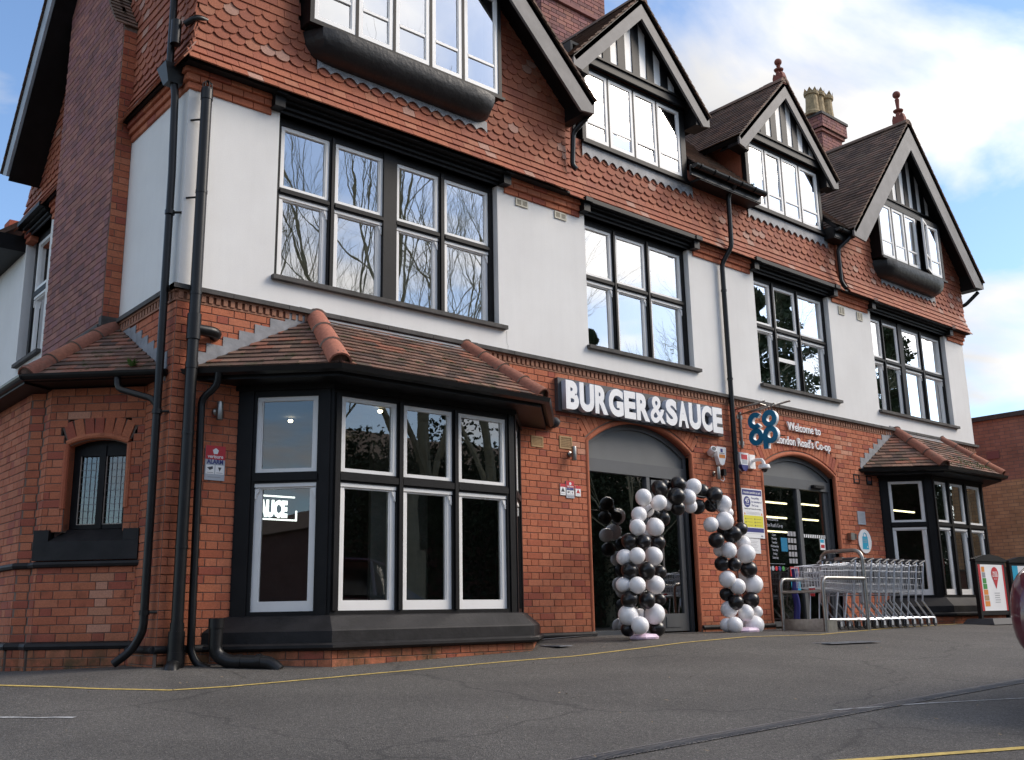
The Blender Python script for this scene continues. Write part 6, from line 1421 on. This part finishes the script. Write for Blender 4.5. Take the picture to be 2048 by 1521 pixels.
def cone_shape(h, r):
    def f(rr):
        z = rr.random()**.8*h; k = (1-z/h)*.9+.1; a = rr.uniform(0, 2*pi); lay = .75+.35*sin(z*5.5); q = r*k*lay*rr.uniform(.25, 1)**.5; return Vector((q*cos(a), q*sin(a), 1+z-.15*q))
    return f
et = thing('evergreen_tree', 'dark evergreen tree opposite the right hand windows', 'tree', (0, 0, 0), 'evergreen trees across the car park')
link('trunk', MB().tube([(0, 0, -.4), (0, 0, 11)], .25, 8, True, .05).mesh('trunk', M['bark'], True), et); link('crown', leaf_mass(26000, cone_shape(12, 3.6), 5, .085).mesh('crown', M['leaf']), et)
et.matrix_basis = Matrix.Translation((38, -22, gz(38, -22)))
for k, (x, y, s) in enumerate([(46, -25, 1.7), (52, -22, 1.5), (37, -30, 1.3), (60, -27, 1.8)]): dup(et, Matrix.Translation((x, y, gz(x, y))) @ Matrix.Rotation(k*1.3, 4, 'Z') @ Matrix.Scale(s, 4), ['taller', 'right hand', 'rear', 'farthest'][k]+' dark evergreen tree across the car park', 'evergreen trees across the car park')
hd = leaf_mass(190000, lambda rr: (lambda x: Vector((x, -31+rr.gauss(0, 1.3), -.5+rr.random()**.85*((7.8 if x < -4 else 9.0)+1.1*sin(x*.55)+.8*sin(x*1.3)+.5*sin(x*3.1)))))(rr.uniform(-50, 75)), 9, .125).build('evergreen_belt', M['leaf']); stuff(hd)
fb = thing('dark_backing_terrace', 'long brown brick terrace added unseen as dark backing behind the trees across the car park', 'building', (35, -38, 0))  # unseen terrace added to block sky behind the belt in window reflections
MB().box(-140, 78, -42, -35, -1, 8.0).build('wall', M['farbrick3'], fb); slab([(78, -34.6, 8.0), (-140, -34.6, 8.0), (-140, -38.5, 10.2), (78, -38.5, 10.2)], .1).build('roof', M['dark_tile'], fb)
for k in range(22): MB().box(0+k*3.5, 1.4+k*3.5, -35.0, -34.96, 5.0, 6.6).build('window', M['carglass'], fb)
MB().box(-60, 75, -31.6, -31.2, -1, 3.6).build('boundary_wall', M['farbrick3']); tag(bpy.data.objects['boundary_wall'], 'long dark brick wall behind the hedge across the car park', 'wall')
# small plants and moss
def weed(x, y, z, s, label):
    t = thing('weed', label, 'plant', (x, y, z)); rr = random.Random(int(x*100)); V = MB()
    for k in range(26):
        a = rr.uniform(0, 6.28); l = s*rr.uniform(.5, 1); p = Vector((x, y, z)); q = p+Vector((cos(a)*l*.7, sin(a)*l*.7, l*rr.uniform(.3, 1))); w = Vector((-sin(a), cos(a), 0))*s*.14
        V.add([tuple(p), tuple((p+q)/2+w+Vector((0, 0, .01))), tuple(q), tuple((p+q)/2-w+Vector((0, 0, .01)))], [(0, 1, 2, 3)])
    V.build('leaves', simple('weed_leaf', (.09, .16, .03), .7, var=.3), t)
weed(-.22, .42, 2.66, .10, 'small green weed growing on the tiled roof of the left side bay'); weed(8.62, -.34, 6.62, .09, 'green weed sprouting in the gutter between the dormers')
def moss(spots, label):
    rr = random.Random(3); mb = MB()
    for (x, y, z, sx, sy, n, sl) in spots:
        for k in range(n):
            px, py = x+rr.gauss(0, sx), y+rr.gauss(0, sy); pz = z+(py-y)*sl+.012; r = rr.uniform(.006, .016)
            mb.add([(px-r, py-r, pz), (px+r, py-r*.6, pz), (px+r*.7, py+r, pz), (px-r, py+r*.7, pz), (px, py, pz+r*1.1)], [(0, 1, 4), (1, 2, 4), (2, 3, 4), (3, 0, 4)])
    stuff(mb.build('moss', simple('green_moss', (.075, .11, .02), .95, var=.5, ns=25)))
moss([(2.35, -.84, 2.70, .16, .03, 60, .76), (2.8, -.72, 2.79, .12, .04, 30, .76), (3.1, -.83, 2.71, .2, .03, 30, .76), (1.5, -.9, 2.66, .1, .02, 20, .76), (1.05, -.72, 2.64, .08, .03, 18, .3), (13.6, -.75, 2.78, .4, .06, 90, .78), (14.3, -.8, 2.74, .25, .04, 60, .78)], '')
flush_pieces()
for o in bpy.data.objects:
    if o.type == 'MESH' and len(o.data.materials) == 0: print('NOMAT', o.name)
